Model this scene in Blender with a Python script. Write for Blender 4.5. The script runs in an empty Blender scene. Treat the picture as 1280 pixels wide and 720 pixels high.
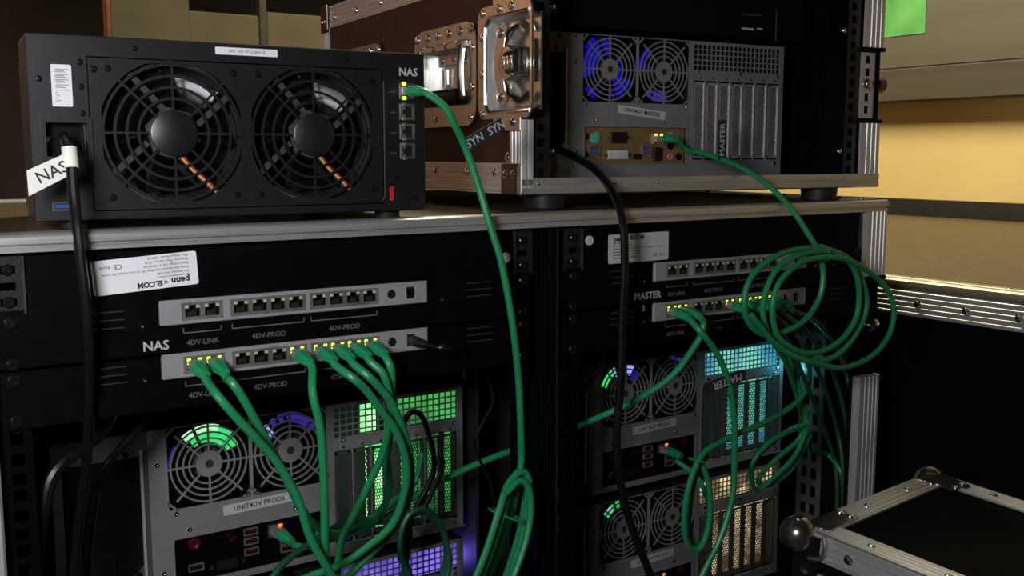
import bpy, bmesh, math, random
from mathutils import Vector, Matrix
random.seed(7)
S = 0.001          # all numbers below are millimetres; z = 0 is the top of the twin rack
ZR = 1100.0        # height of the rack top above the floor
scene = bpy.context.scene
col = scene.collection
def W(p): return Vector((p[0]*S, p[1]*S, (p[2]+ZR)*S))
R = math.radians

# ------------------------------------------------------------------ camera, world, lights
cam = bpy.data.cameras.new('camera'); cam.sensor_width = 36.0; cam.lens = 1287.683*36/1280
cam.clip_start = 0.02
co = bpy.data.objects.new('camera', cam); col.objects.link(co)
co.location = W((-109.3, -845.5, 58.8)); co.rotation_euler = (math.pi/2-0.130, 0, -0.587)
scene.camera = co
world = bpy.data.worlds.new('world'); scene.world = world; world.use_nodes = True
world.node_tree.nodes['Background'].inputs[0].default_value = (0.75, 0.8, 1, 1)
world.node_tree.nodes['Background'].inputs[1].default_value = 0.004
def area(name, p, tgt, size, e, c, size_y=None, spread=None):
    l = bpy.data.lights.new(name, 'AREA'); l.energy = e; l.color = c; l.size = size*S
    if size_y: l.shape = 'RECTANGLE'; l.size_y = size_y*S
    if spread: l.spread = R(spread)
    o = bpy.data.objects.new(name, l); col.objects.link(o); o.location = W(p)
    o.rotation_euler = (W(tgt)-W(p)).to_track_quat('-Z', 'Y').to_euler(); return o
area('work_light', (-300, -640, 185), (330, 60, -50), 200, 6.6, (0.95, 0.96, 1.0), 200)
area('ceiling_lamp_warm', (1200, 1000, 1700), (2100, 700, 0), 800, 85, (1.0, 0.88, 0.62))
area('warm_fill_side', (-700, 3300, 1600), (-1500, 3600, 200), 600, 60, (1.0, 0.6, 0.38))  # added light on the left wall, for warm reflections in the metal plates
scene.view_settings.view_transform = 'Standard'; scene.view_settings.look = 'None'
scene.view_settings.gamma = 1.0; scene.view_settings.use_curve_mapping = False
scene.view_settings.exposure = 0.0

# ------------------------------------------------------------------ materials
M = {}
def mat(name, c, rough=0.5, metal=0.0, var=0.25, scale=60, bump=0.0, bscale=300, stretch=None, spec=0.5, emit=None, es=0, coat=0):
    m = bpy.data.materials.new(name); m.use_nodes = True; nt = m.node_tree; b = nt.nodes['Principled BSDF']
    tc = nt.nodes.new('ShaderNodeTexCoord'); mp = nt.nodes.new('ShaderNodeMapping')
    if stretch: mp.inputs['Scale'].default_value = stretch
    nz = nt.nodes.new('ShaderNodeTexNoise'); nz.inputs['Scale'].default_value = scale; nz.inputs['Detail'].default_value = 4
    nt.links.new(tc.outputs['Object'], mp.inputs[0]); nt.links.new(mp.outputs[0], nz.inputs['Vector'])
    rp = nt.nodes.new('ShaderNodeValToRGB')
    lo = [max(0, v*(1-var)) for v in c[:3]]; hi = [v*(1+var) for v in c[:3]]
    rp.color_ramp.elements[0].position = .3; rp.color_ramp.elements[1].position = .7
    rp.color_ramp.elements[0].color = (*lo, 1); rp.color_ramp.elements[1].color = (*hi, 1)
    nt.links.new(nz.outputs[0], rp.inputs[0]); nt.links.new(rp.outputs[0], b.inputs['Base Color'])
    b.inputs['Roughness'].default_value = rough; b.inputs['Metallic'].default_value = metal
    b.inputs['Specular IOR Level'].default_value = spec; b.inputs['Coat Weight'].default_value = coat
    if bump:
        n2 = nt.nodes.new('ShaderNodeTexNoise'); n2.inputs['Scale'].default_value = bscale
        nt.links.new(mp.outputs[0], n2.inputs['Vector'])
        bp = nt.nodes.new('ShaderNodeBump'); bp.inputs['Strength'].default_value = bump; bp.inputs['Distance'].default_value = 0.001
        nt.links.new(n2.outputs[0], bp.inputs['Height']); nt.links.new(bp.outputs[0], b.inputs['Normal'])
    if emit:
        b.inputs['Emission Color'].default_value = (*emit, 1); b.inputs['Emission Strength'].default_value = es
    M[name] = m; return m
def glow(name, c1, c2, s1, s2, scale, thr=(.4, .6), stretch=None):
    """painted interior glow: two colours and strengths mixed by noise"""
    m = bpy.data.materials.new(name); m.use_nodes = True; nt = m.node_tree; b = nt.nodes['Principled BSDF']
    tc = nt.nodes.new('ShaderNodeTexCoord'); mp = nt.nodes.new('ShaderNodeMapping')
    if stretch: mp.inputs['Scale'].default_value = stretch
    nz = nt.nodes.new('ShaderNodeTexNoise'); nz.inputs['Scale'].default_value = scale
    nt.links.new(tc.outputs['Object'], mp.inputs[0]); nt.links.new(mp.outputs[0], nz.inputs['Vector'])
    rp = nt.nodes.new('ShaderNodeValToRGB')
    rp.color_ramp.elements[0].position = thr[0]; rp.color_ramp.elements[1].position = thr[1]
    rp.color_ramp.elements[0].color = (*[v*s1 for v in c1], 1); rp.color_ramp.elements[1].color = (*[v*s2 for v in c2], 1)
    nt.links.new(nz.outputs[0], rp.inputs[0]); nt.links.new(rp.outputs[0], b.inputs['Emission Color'])
    b.inputs['Emission Strength'].default_value = 1.0; b.inputs['Base Color'].default_value = (.05, .05, .05, 1)
    M[name] = m; return m
mat('black_plastic', (.009, .009, .011), .45, bump=.25, bscale=900)
mat('nas_grey', (.006, .006, .008), .37, bump=.08, bscale=1500, spec=.85)
mat('gloss_black', (.012, .012, .014), .12)
mat('matt_black', (.004, .004, .0045), .7, spec=.15)
mat('panel_black', (.0022, .0022, .0025), .5, bump=.1, bscale=1500, spec=.07)
mat('rubber', (.012, .012, .012), .55)
mat('chassis', (.21, .21, .21), .5, .1, var=.08, bump=.1, bscale=900)
mat('chassis_dark', (.025, .025, .027), .55, .3)
mat('shell', (.05, .05, .05), .5, .5)
mat('alu', (.66, .66, .66), .34, .75, var=.16, scale=9, stretch=(1, 60, 60), bump=.08)
mat('alu_y', (.66, .66, .66), .4, 0.7, var=.16, scale=9, stretch=(60, 1, 60), bump=.08)
mat('alu_z', (.66, .66, .66), .4, 0.5, var=.16, scale=9, stretch=(60, 60, 1), bump=.08)
mat('alu_warm', (.42, .36, .27), .5, .8, var=.18, scale=9, stretch=(60, 1, 60), bump=.08)
mat('zinc', (.66, .65, .62), .26, .95, var=.1, scale=40, bump=.05, bscale=200)
mat('steel', (.70, .70, .70), .18, 1, var=.08)
mat('dark_steel', (.16, .15, .14), .35, 1)
mat('screw', (.6, .6, .62), .2, 1)
mat('black_screw', (.03, .03, .03), .25, .8)
mat('switch_grey', (.34, .33, .35), .45, .25, var=.06, bump=.1, bscale=1500)
mat('port_metal', (.26, .25, .21), .4, .6)
mat('port_black', (.006, .006, .006), .5)
mat('port_pin', (.06, .058, .05), .4, .5)
mat('led_off', (.38, .46, .30), .3)
mat('led_yellow', (.5, .6, .05), .3, emit=(.62, 1.0, .03), es=2.6)
mat('led_orange', (.8, .2, .02), .3, emit=(1.0, .09, .012), es=3)
mat('led_amber', (.8, .4, .02), .3, emit=(1.0, .42, .02), es=3)
mat('green_cable', (.014, .225, .082), .42, var=.12, scale=15)
mat('green_boot', (.014, .27, .11), .45, var=.1)
mat('clear_plug', (.20, .21, .20), .2, spec=.6)
mat('black_cable', (.005, .005, .005), .35, spec=.35)
mat('white_label', (.80, .79, .83), .55, var=.03)
mat('grey_label', (.50, .50, .50), .5, var=.05)
mat('tape_white', (.82, .82, .74), .6, var=.05)
mat('ink', (.02, .02, .022), .6)
mat('print_white', (.45, .45, .47), .6, var=.05)
mat('print_dim', (.11, .11, .115), .6, var=.05)
mat('deck_brown', (.085, .058, .030), .42, var=.35, scale=90, bump=.2, bscale=500)
mat('laminate_red', (.060, .020, .015), .6, var=.3, scale=300, bump=.3, bscale=900, spec=.3)
mat('case_black', (.003, .003, .003), .8, spec=.06)
mat('wall_yellow', (.64, .48, .20), .8, var=.06, scale=4)
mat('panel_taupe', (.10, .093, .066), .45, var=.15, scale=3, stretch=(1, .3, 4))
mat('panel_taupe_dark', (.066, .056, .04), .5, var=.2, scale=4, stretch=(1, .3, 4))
mat('green_light_tint', (.10, .33, .09), .4, var=.25, scale=12)  # green light on the wall board, painted as a colour
mat('partition', (.125, .104, .062), .8, var=.15, scale=6)
mat('partition_edge', (.30, .10, .04), .7)
mat('floor_dark', (.05, .045, .04), .6, var=.3, scale=4)
mat('wall_dark', (.03, .03, .032), .85, scale=3)
mat('wall_orange', (.34, .28, .235), .8, scale=3)
mat('skirting', (.012, .011, .010), .6)
mat('tan_shield', (.26, .165, .07), .45, .3, var=.15, scale=120)
mat('usb_blue', (.02, .09, .42), .4)
mat('port_red', (.06, .003, .004), .4)
mat('jack_green', (.10, .50, .30), .4)
mat('jack_blue', (.25, .30, .42), .4)
mat('jack_pink', (.50, .20, .22), .4)
mat('dvi_white', (.62, .62, .58), .5)
mat('esata_red', (.45, .015, .04), .4)
mat('wire_yellow', (.75, .42, .10), .5)
mat('wire_red', (.40, .03, .02), .5)
mat('fan_black', (.005, .005, .006), .22, spec=.2)
mat('fan_grey', (.05, .05, .055), .35, spec=.4)
mat('lit_green', (.02, .35, .08), .25, emit=(.04, .8, .2), es=.9)
mat('lit_mint', (.4, .6, .4), .25, emit=(.5, 1.0, .5), es=1.0)
mat('lit_blue', (.0, .0, .0), .6, spec=0, emit=(.006, .004, .30), es=1)
mat('lit_violet', (.0, .0, .0), .6, spec=0, emit=(.03, .02, .25), es=1)
mat('lit_ice', (.4, .4, .6), .25, emit=(.35, .35, 1.0), es=1.0)
mat('graphics_board', (.02, .05, .03), .5)
mat('slot_metal', (.42, .42, .44), .35, .5, var=.08)
mat('shaded_grey', (.07, .07, .07), .5, .1, var=.08)  # shade painted in: darker than chassis for recessed frames and slot covers
mat('green_shaded', (.006, .075, .03), .45, var=.15, scale=15)  # shade painted in: darker copy of the green cable jacket
mat('corner_zinc', (.33, .32, .29), .2, .95, var=.1, scale=40)
mat('lacing', (.10, .10, .10), .5, .3)
glow('glow_green', (.02, .16, .035), (.07, .50, .10), .7, 1.0, 16)
glow('glow_green_hot', (.12, .95, .22), (.45, 1.0, .4), 1.2, 2.2, 40)
glow('glow_cyan', (.05, .34, .58), (.17, .74, .58), .8, 1.0, 20)
glow('glow_warm', (.30, .20, .07), (.95, .74, .40), .55, 1.1, 30)
glow('glow_purple', (.10, .07, .55), (.24, .16, .95), .7, 1.0, 25)
glow('glow_dim_blue', (.002, .002, .006), (.01, .01, .05), .6, .8, 25)

# ------------------------------------------------------------------ mesh building
class MB:
    def __init__(s, off=(0, 0, 0)): s.v = []; s.f = []; s.o = off
    def add(s, vs, fs):
        n = len(s.v); a, b, c = s.o
        s.v += [(v[0]-a, v[1]-b, v[2]-c) for v in vs]; s.f += [tuple(i+n for i in f) for f in fs]; return s
    def box(s, x0, x1, y0, y1, z0, z1, c=0):
        if c <= 0:
            s.add([(x, y, z) for x in (x0, x1) for y in (y0, y1) for z in (z0, z1)],
                  [(0, 1, 3, 2), (4, 6, 7, 5), (0, 4, 5, 1), (2, 3, 7, 6), (0, 2, 6, 4), (1, 5, 7, 3)]); return s
        lo = (x0, y0, z0); hi = (x1, y1, z1); vs = []; ix = {}
        for cx in (0, 1):
            for cy in (0, 1):
                for cz in (0, 1):
                    g = (cx, cy, cz)
                    for k in range(3):
                        p = []
                        for a in range(3):
                            e = hi[a] if g[a] else lo[a]
                            p.append(e if a == k else (e-c if g[a] else e+c))
                        ix[g, k] = len(vs); vs.append(p)
        fs = []
        for k in range(3):
            i, j = [a for a in range(3) if a != k]
            for sd in (0, 1):
                def g(a, b):
                    q = [0, 0, 0]; q[k] = sd; q[i] = a; q[j] = b; return tuple(q)
                fs.append([ix[g(a, b), k] for a, b in ((0, 0), (1, 0), (1, 1), (0, 1))])
            for a in (0, 1):
                for b in (0, 1):
                    def h(t):
                        q = [0, 0, 0]; q[k] = t; q[i] = a; q[j] = b; return tuple(q)
                    fs.append([ix[h(0), i], ix[h(1), i], ix[h(1), j], ix[h(0), j]])
        for cx in (0, 1):
            for cy in (0, 1):
                for cz in (0, 1): fs.append([ix[(cx, cy, cz), k] for k in range(3)])
        s.add(vs, fs); return s
    def lathe(s, c, ax, prof, n=16):
        """prof: list of (radius, offset along axis)"""
        d = {'x': Vector((1, 0, 0)), 'y': Vector((0, 1, 0)), 'z': Vector((0, 0, 1))}.get(ax) if isinstance(ax, str) else Vector(ax).normalized()
        u = d.orthogonal().normalized(); w = d.cross(u); c = Vector(c); vs = []; fs = []
        for r, h in prof:
            for i in range(n):
                a = 2*math.pi*i/n; vs.append(c+d*h+(u*math.cos(a)+w*math.sin(a))*max(r, .01))
        for k in range(len(prof)-1):
            for i in range(n):
                j = (i+1) % n; fs.append((k*n+i, k*n+j, (k+1)*n+j, (k+1)*n+i))
        fs.append(tuple(range(n))[::-1]); fs.append(tuple((len(prof)-1)*n+i for i in range(n)))
        s.add(vs, fs); return s
    def cyl(s, c, ax, r, h, n=16, r2=None): return s.lathe(c, ax, [(r, 0), (r if r2 is None else r2, h)], n)
    def dome(s, c, ax, r, h, n=12): return s.lathe(c, ax, [(r, 0), (r*.92, h*.45), (r*.6, h*.85), (r*.2, h)], n)
    def ring(s, c, ri, ro, y0, y1, n=32):
        """flat ring in the xz plane"""
        vs = []; fs = []
        for r, y in ((ri, y0), (ro, y0), (ro, y1), (ri, y1)):
            for i in range(n):
                a = 2*math.pi*i/n; vs.append((c[0]+r*math.cos(a), y, c[1]+r*math.sin(a)))
        for k in range(4):
            for i in range(n):
                j = (i+1) % n; q = (k+1) % 4; fs.append((k*n+i, k*n+j, q*n+j, q*n+i))
        s.add(vs, fs); return s
    def bar(s, p, q, w, y0, y1):
        """flat bar in the xz plane from p to q"""
        d = Vector((q[0]-p[0], q[1]-p[1])).normalized()*(w/2); n = (-d.y, d.x)
        c = [(p[0]+n[0], p[1]+n[1]), (q[0]+n[0], q[1]+n[1]), (q[0]-n[0], q[1]-n[1]), (p[0]-n[0], p[1]-n[1])]
        return s.prism(c, 'y', y0, y1)
    def prism(s, poly, ax, a, b):
        n = len(poly)
        def P(u, v, t): return (t, u, v) if ax == 'x' else (u, t, v) if ax == 'y' else (u, v, t)
        vs = [P(u, v, a) for u, v in poly]+[P(u, v, b) for u, v in poly]
        fs = [tuple(range(n)), tuple(range(2*n-1, n-1, -1))]+[(i, (i+1) % n, n+(i+1) % n, n+i) for i in range(n)]
        s.add(vs, fs); return s
    def tube(s, pts, r, n=8, ry=None):
        pts = [Vector(p) for p in pts]; N = len(pts); rr = r if isinstance(r, (list, tuple)) else [r]*N
        t0 = (pts[1]-pts[0]).normalized(); u = t0.orthogonal().normalized(); vs = []; fs = []
        for i, p in enumerate(pts):
            t = (pts[min(i+1, N-1)]-pts[max(i-1, 0)]); t = t.normalized() if t.length > 1e-9 else t0
            u = (u-t*u.dot(t)); u = u.normalized() if u.length > 1e-6 else t.orthogonal().normalized()
            w = t.cross(u)
            for k in range(n):
                a = 2*math.pi*k/n; vs.append(p+(u*math.cos(a)+w*math.sin(a))*rr[i])
        for i in range(N-1):
            for k in range(n):
                j = (k+1) % n; fs.append((i*n+k, i*n+j, (i+1)*n+j, (i+1)*n+k))
        fs.append(tuple(range(n))[::-1]); fs.append(tuple((N-1)*n+k for k in range(n)))
        s.add(vs, fs); return s
    def loft(s, secs):
        """list of closed sections with equal vertex counts"""
        n = len(secs[0]); vs = [p for q in secs for p in q]; fs = []
        for k in range(len(secs)-1):
            for i in range(n):
                j = (i+1) % n; fs.append((k*n+i, k*n+j, (k+1)*n+j, (k+1)*n+i))
        fs.append(tuple(range(n))[::-1]); fs.append(tuple((len(secs)-1)*n+i for i in range(n)))
        s.add(vs, fs); return s
    def grid(s, xs, zs, holes, y0, y1):
        xs = sorted(set(xs)); zs = sorted(set(zs)); nx = len(xs)-1; nz = len(zs)-1
        def sol(i, j):
            if i < 0 or j < 0 or i >= nx or j >= nz: return False
            x = (xs[i]+xs[i+1])/2; z = (zs[j]+zs[j+1])/2
            return not any(a < x < b and c < z < d for a, b, c, d in holes)
        for i in range(nx):
            for j in range(nz):
                if not sol(i, j): continue
                a, b, c, d = xs[i], xs[i+1], zs[j], zs[j+1]
                s.add([(a, y0, c), (b, y0, c), (b, y0, d), (a, y0, d)], [(0, 1, 2, 3)])
                s.add([(a, y1, c), (b, y1, c), (b, y1, d), (a, y1, d)], [(3, 2, 1, 0)])
                if not sol(i-1, j): s.add([(a, y0, c), (a, y0, d), (a, y1, d), (a, y1, c)], [(0, 1, 2, 3)])
                if not sol(i+1, j): s.add([(b, y0, c), (b, y1, c), (b, y1, d), (b, y0, d)], [(0, 1, 2, 3)])
                if not sol(i, j-1): s.add([(a, y0, c), (a, y1, c), (b, y1, c), (b, y0, c)], [(0, 1, 2, 3)])
                if not sol(i, j+1): s.add([(a, y0, d), (b, y0, d), (b, y1, d), (a, y1, d)], [(0, 1, 2, 3)])
        return s
    def holes(s, x0, x1, z0, z1, hs, y0, y1):
        xs = [x0, x1]+[v for h in hs for v in h[:2]]; zs = [z0, z1]+[v for h in hs for v in h[2:]]
        return s.grid(xs, zs, hs, y0, y1)
    def circ_plate(s, x0, x1, z0, z1, cx, cz, r, y0, y1, n=48, flat=None):
        """rectangular plate with a round (or flattened) opening"""
        ri = []; ro = []
        for i in range(n):
            a = 2*math.pi*(i+.5)/n; c, d = math.cos(a), math.sin(a); q = r
            if flat: q = min(r, flat/max(abs(c), 1e-6), flat/max(abs(d), 1e-6))
            t = min((x1-cx if c > 0 else cx-x0)/max(abs(c), 1e-6), (z1-cz if d > 0 else cz-z0)/max(abs(d), 1e-6))
            ri.append((cx+q*c, cz+q*d)); ro.append((cx+t*c, cz+t*d))
        vs = []
        for ys in (y0, y1):
            vs += [(x, ys, z) for x, z in ri]+[(x, ys, z) for x, z in ro]
        fs = []
        cor = [(x0, z0), (x1, z0), (x1, z1), (x0, z1)]
        for i in range(n):
            j = (i+1) % n
            fs += [(i, j, n+j, n+i), (2*n+i, 3*n+i, 3*n+j, 2*n+j), (i, 2*n+i, 2*n+j, j)]
            A, B = ro[i], ro[j]
            if abs(A[0]-B[0]) > 1e-4 and abs(A[1]-B[1]) > 1e-4:   # wraps a corner: fill it
                k = min(cor, key=lambda q: (q[0]-A[0])**2+(q[1]-A[1])**2)
                m = len(vs); vs += [(k[0], y0, k[1]), (k[0], y1, k[1])]
                fs += [(n+i, n+j, m), (3*n+i, m+1, 3*n+j)]
        s.add(vs, fs); return s
    def text(s, t, x, z, size, y=0, ang=0, align='CENTER', th=.15, bold=0):
        cu = bpy.data.curves.new('t', 'FONT'); cu.body = t; cu.size = size; cu.align_x = align; cu.align_y = 'CENTER'
        cu.extrude = th; cu.resolution_u = 2; cu.offset = bold
        o = bpy.data.objects.new('t', cu); col.objects.link(o)
        me = bpy.data.meshes.new_from_object(o.evaluated_get(bpy.context.evaluated_depsgraph_get()))
        ca, sa = math.cos(ang), math.sin(ang)
        s.add([(x+v.co.x*ca-v.co.y*sa, y-v.co.z, z+v.co.x*sa+v.co.y*ca) for v in me.vertices], [tuple(p.vertices) for p in me.polygons])
        bpy.data.objects.remove(o); bpy.data.curves.remove(cu); bpy.data.meshes.remove(me); return s
    def mesh(s, name, mt, smooth=35):
        me = bpy.data.meshes.new(name)
        me.from_pydata([(v[0]*S, v[1]*S, v[2]*S) for v in s.v], [], s.f)
        bm = bmesh.new(); bm.from_mesh(me); bmesh.ops.recalc_face_normals(bm, faces=bm.faces); bm.to_mesh(me); bm.free()
        if smooth:
            me.polygons.foreach_set('use_smooth', [True]*len(me.polygons)); me.set_sharp_from_angle(angle=R(smooth))
        me.materials.append(M[mt]); me.update(); return me
    def obj(s, name, mt, parent=None, loc=(0, 0, 0), smooth=35):
        return put(name, s.mesh(name, mt, smooth), parent, loc)
def put(name, me, parent=None, loc=(0, 0, 0), rot=None):
    o = bpy.data.objects.new(name, me); col.objects.link(o)
    if parent: o.parent = parent; o.location = Vector(loc)*S
    else: o.location = W(loc)
    if rot: o.rotation_euler = rot
    return o
def tag(o, label, cat, group=None):
    o['label'] = label; o['category'] = cat
    if group: o['group'] = group
    return o
def root(name, loc, label, cat, group=None, rz=0):
    o = bpy.data.objects.new(name, None); col.objects.link(o); o.location = W(loc); o.rotation_euler = (0, 0, rz)
    o.empty_display_size = .02
    return tag(o, label, cat, group)
def struct(o): o['kind'] = 'structure'; return o
CACHE = {}
def shared(key, fn, mt, smooth=35):
    if (key, mt) not in CACHE: CACHE[key, mt] = fn().mesh(key, mt, smooth)
    return CACHE[key, mt]
def screw_mb(r=3.2, h=1.8):
    m = MB().lathe((0, 0, 0), (0, -1, 0), [(r, 0), (r, h*.4), (r*.8, h*.9), (r*.35, h), (r*.3, h*.35)], 12)
    return m
def rivet(parent, p, ax, r=4.2, h=2.4, mt='steel'):
    k = f'rivet_{ax}_{r}'
    d = {'-x': (-1, 0, 0), '-y': (0, -1, 0), 'z': (0, 0, 1)}[ax]
    return put('rivet', shared(k, lambda: MB().lathe((0, 0, 0), d, [(r*1.25, -.3), (r*1.25, .4), (r, .5), (r*.85, h*.7), (r*.4, h)], 14), mt), parent, p)
def screw(parent, p, mt='screw', r=3.2): return put('screw', shared(f'screw{r}', lambda: screw_mb(r), mt), parent, p)
def smooth_path(pts, sub=6):
    P = [Vector(p) for p in pts]
    P = [P[0]+(P[0]-P[1])]+P+[P[-1]+(P[-1]-P[-2])]; out = []
    for i in range(1, len(P)-2):
        a, b, c, d = P[i-1:i+3]
        for k in range(sub):
            t = k/sub
            out.append(.5*((2*b)+(c-a)*t+(2*a-5*b+4*c-d)*t*t+(3*b-a-3*c+d)*t**3))
    out.append(P[-2]); return out
def rounded(x0, x1, z0, z1, r, n=5):
    p = []
    for cx, cz, a0 in ((x1-r, z0+r, -90), (x1-r, z1-r, 0), (x0+r, z1-r, 90), (x0+r, z0+r, 180)):
        for i in range(n+1):
            a = R(a0+90*i/n); p.append((cx+r*math.cos(a), cz+r*math.sin(a)))
    return p
def flange(a0, a1, b, t=2.2, ridge=.7, rows=(.12, .3, .5, .7, .88)):
    """profile of a ribbed flange running from a0 to a1, outer face at b, thickness t towards +b (ridges towards -b)"""
    L = a1-a0; pr = [(a0, b)]
    for q in rows:
        c = a0+L*q; w = abs(L)*.035*(1 if L > 0 else -1)
        pr += [(c-w*1.6, b), (c-w, b-ridge), (c+w, b-ridge), (c+w*1.6, b)]
    pr += [(a1, b), (a1, b+t), (a0, b+t)]
    return pr

# ------------------------------------------------------------------ the room
FZ = -ZR
struct(MB().box(-1500, 2560, -3200, 4900, FZ-20, FZ).obj('floor', 'floor_dark'))
struct(MB().box(-1500, 2560, -3200, 4900, 1900, 1920).obj('ceiling', 'wall_dark'))
struct(MB().box(2560, 2600, -3200, 4900, FZ, 1900).obj('wall_right', 'wall_yellow'))
struct(MB().box(-1540, -1500, -3200, 4900, FZ, 1900).obj('added_wall_left', 'wall_orange'))  # unseen wall, placed and tinted to give the metal plates warm reflections
struct(MB().box(-1500, 2560, 4900, 4940, FZ, 1900).obj('wall_back', 'wall_dark'))
struct(MB().box(-1500, 2560, -3240, -3200, FZ, 1900).obj('wall_front', 'wall_dark'))
struct(MB().box(2520, 2560, -2500, 4800, -140, -74).obj('trim_1', 'skirting'))
# board hanging in front of the yellow wall, with its darker lower rail and a green slab painted as the light falling on it
b = (2500, 900, 205)
t = root('wall_board', b, 'grey-brown board mounted high on the yellow wall, seen at the upper right', 'board')
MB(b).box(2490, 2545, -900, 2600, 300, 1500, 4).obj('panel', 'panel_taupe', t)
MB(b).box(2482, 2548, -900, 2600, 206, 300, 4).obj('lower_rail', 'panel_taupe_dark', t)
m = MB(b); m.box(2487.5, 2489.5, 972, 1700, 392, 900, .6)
o = m.obj('green_light_patch', 'green_light_tint', t); o['label'] = 'patch of green light, painted on'
# partition boards behind
b = (766, 2520, FZ)
t = root('tall_partition', b, 'tall olive-brown partition board behind the left storage box', 'partition')
MB(b).box(652, 892, 2500, 2540, FZ, 1300, 3).obj('board', 'partition', t)
MB(b).box(640, 652, 2496, 2542, FZ, 1300, 2).obj('edge_strip', 'partition_edge', t)
b = (1300, 2560, FZ)
t = root('low_partition', b, 'lower olive-brown partition whose dark post rises between the two boards', 'partition')
m = MB(b).box(894, 1135, 2540, 2570, FZ, 512, 6).obj('board', 'partition', t)
m = MB(b).box(1160, 1900, 2540, 2570, FZ, 527, 6).obj('board', 'partition', t)
MB(b).box(1135, 1160, 2536, 2576, FZ, 900, 3).obj('post', 'panel_taupe_dark', t)

# ------------------------------------------------------------------ twin rack
BX = 527.8                      # distance between the two rack bays
b = (500, 300, FZ)
rack = root('twin_rack', b, 'double-width black rack case with aluminium edges holding all the switches', 'rack')
MB(b).box(-40, 1026, -5, 622, -15, -3, 1).obj('deck', 'deck_brown', rack)
pr = [(-9.5, -14.5), (-9.5, -11.2), (-5.5, -10.8), (-5.5, -9), (-10.6, -8.4), (-10.8, -5), (-10.2, -2.4), (-8.5, -.8), (-6, 0), (8, 0), (14, -.6), (14, -3), (-4, -3), (-4, -14.5)]
MB(b).prism(pr, 'x', -48, 1027).obj('front_edge', 'alu', rack)
MB(b).box(-48, 1027, 596, 626, -4, 0, 1).obj('far_edge', 'alu', rack)
m = MB(b).holes(70, 112, -980, -20, [(78, 88, -40-q*26-16, -40-q*26) for q in range(35)]+[(94, 104, -40-q*26-16, -40-q*26) for q in range(35)], 0, 2)
m.v = [(1014+v[1]+b[1]-b[0], v[0]+b[0]-b[1], v[2]) for v in m.v]
m.obj('lacing_strip', 'lacing', rack, smooth=0)
pr = [(1028, 0), (1003, 0), (1001, -3), (1024, -3), (1026, -18), (1028.5, -18)]
o = MB(b); o.prism([(x, z) for x, z in pr], 'y', -4, 624); o.obj('side_edge', 'alu_y', rack)
for y in (20, 55, 150, 300): rivet(rack, (1012-b[0], y-b[1], .2-b[2]), 'z')
def post(x0, x1, z0, z1, name):
    L = x1-x0; pr = []
    q = [(x0, 4), (x0, -9)]
    for c in (.22, .42, .62, .80):
        x = x0+L*c; q += [(x-1.6, -9), (x-1, -8), (x+1, -8), (x+1.6, -9)]
    q += [(x1-2, -9), (x1, -7), (x1, 40), (x1-2.5, 40), (x1-2.5, 4)]
    return MB(b).prism(q, 'z', z0, z1).obj(name, 'alu_z', rack)
post(988, 1028.5, -98, -14.6, 'upper_post'); post(988, 1028.5, -1000, -229, 'lower_post')
MB(b).box(986, 1029.5, -10.5, 34, -103, -97, 1.5).obj('post_cap', 'matt_black', rack)
post(-48, -14, -1000, -14.6, 'side_post')
m = MB(b).holes(985, 1027, -226, -104, [(1002, 1014, -140, -122), (1002, 1014, -208, -190)], 12, 14)
o = m.obj('latch_plate', 'dark_steel', rack)
MB(b).lathe((1022, 4, -165), 'y', [(10, 10), (9, -6), (6, -9), (2, -10)], 14).obj('latch_knob', 'steel', rack)
q = [(483, 34), (483, -2)]
for x in (487, 491, 495, 499, 503): q += [(x-1.4, -2), (x-.8, -.6), (x+.8, -.6), (x+1.4, -2)]
q += [(506, -2), (506, 34)]
MB(b).prism(q, 'z', -1000, -14.6).obj('divider_post', 'panel_black', rack)
MB(b).box(490, 494, 130, 606, -1000, -15).obj('divider_panel', 'shell', rack)
MB(b).box(506, 508, -3, 8, -1000, -14.6).obj('divider_edge', 'dark_steel', rack)
MB(b).box(-40, -31, 0, 620, -1000, -15).obj('side_panel', 'case_black', rack)
MB(b).box(1017, 1026, 0, 620, -1000, -15).obj('side_panel', 'case_black', rack)
MB(b).box(-40, 1026, 610, 620, -1000, -15).obj('far_panel', 'case_black', rack)  # unseen lid added to keep the rack interior dark
MB(b).box(-48, 1028, -8, 622, -1030, -1000, 2).obj('base', 'case_black', rack)
hz = []
z = -19.0
while z > -990:
    for d in (6.35, 22.2, 38.1): hz.append(z-d)
    z -= 44.45
def rail_mb():
    return MB().holes(-11, 11, -988, -15, [(-4.8, 4.8, q-4.8, q+4.8) for q in hz if q > -980], 0, 2.4)
for x in (0, 465.1, BX, BX+465.1):
    put('rack_rail', shared('rack_rail', rail_mb, 'panel_black', 0), rack, (x-b[0], 3-b[1], -b[2]))
for x in (0, 465.1, BX, BX+465.1):
    put('rack_rail', shared('rack_rail', rail_mb, 'panel_black', 0), rack, (x-b[0], 400-b[1], -b[2]))
for x in (40, 950):
    for y in (60, 560):
        m = MB(b).box(x-35, x+35, y-35, y+35, FZ+60, FZ+70).cyl((x-16, y, FZ+32), 'x', 32, 32, 20); m.obj('castor', 'rubber', rack)

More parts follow.
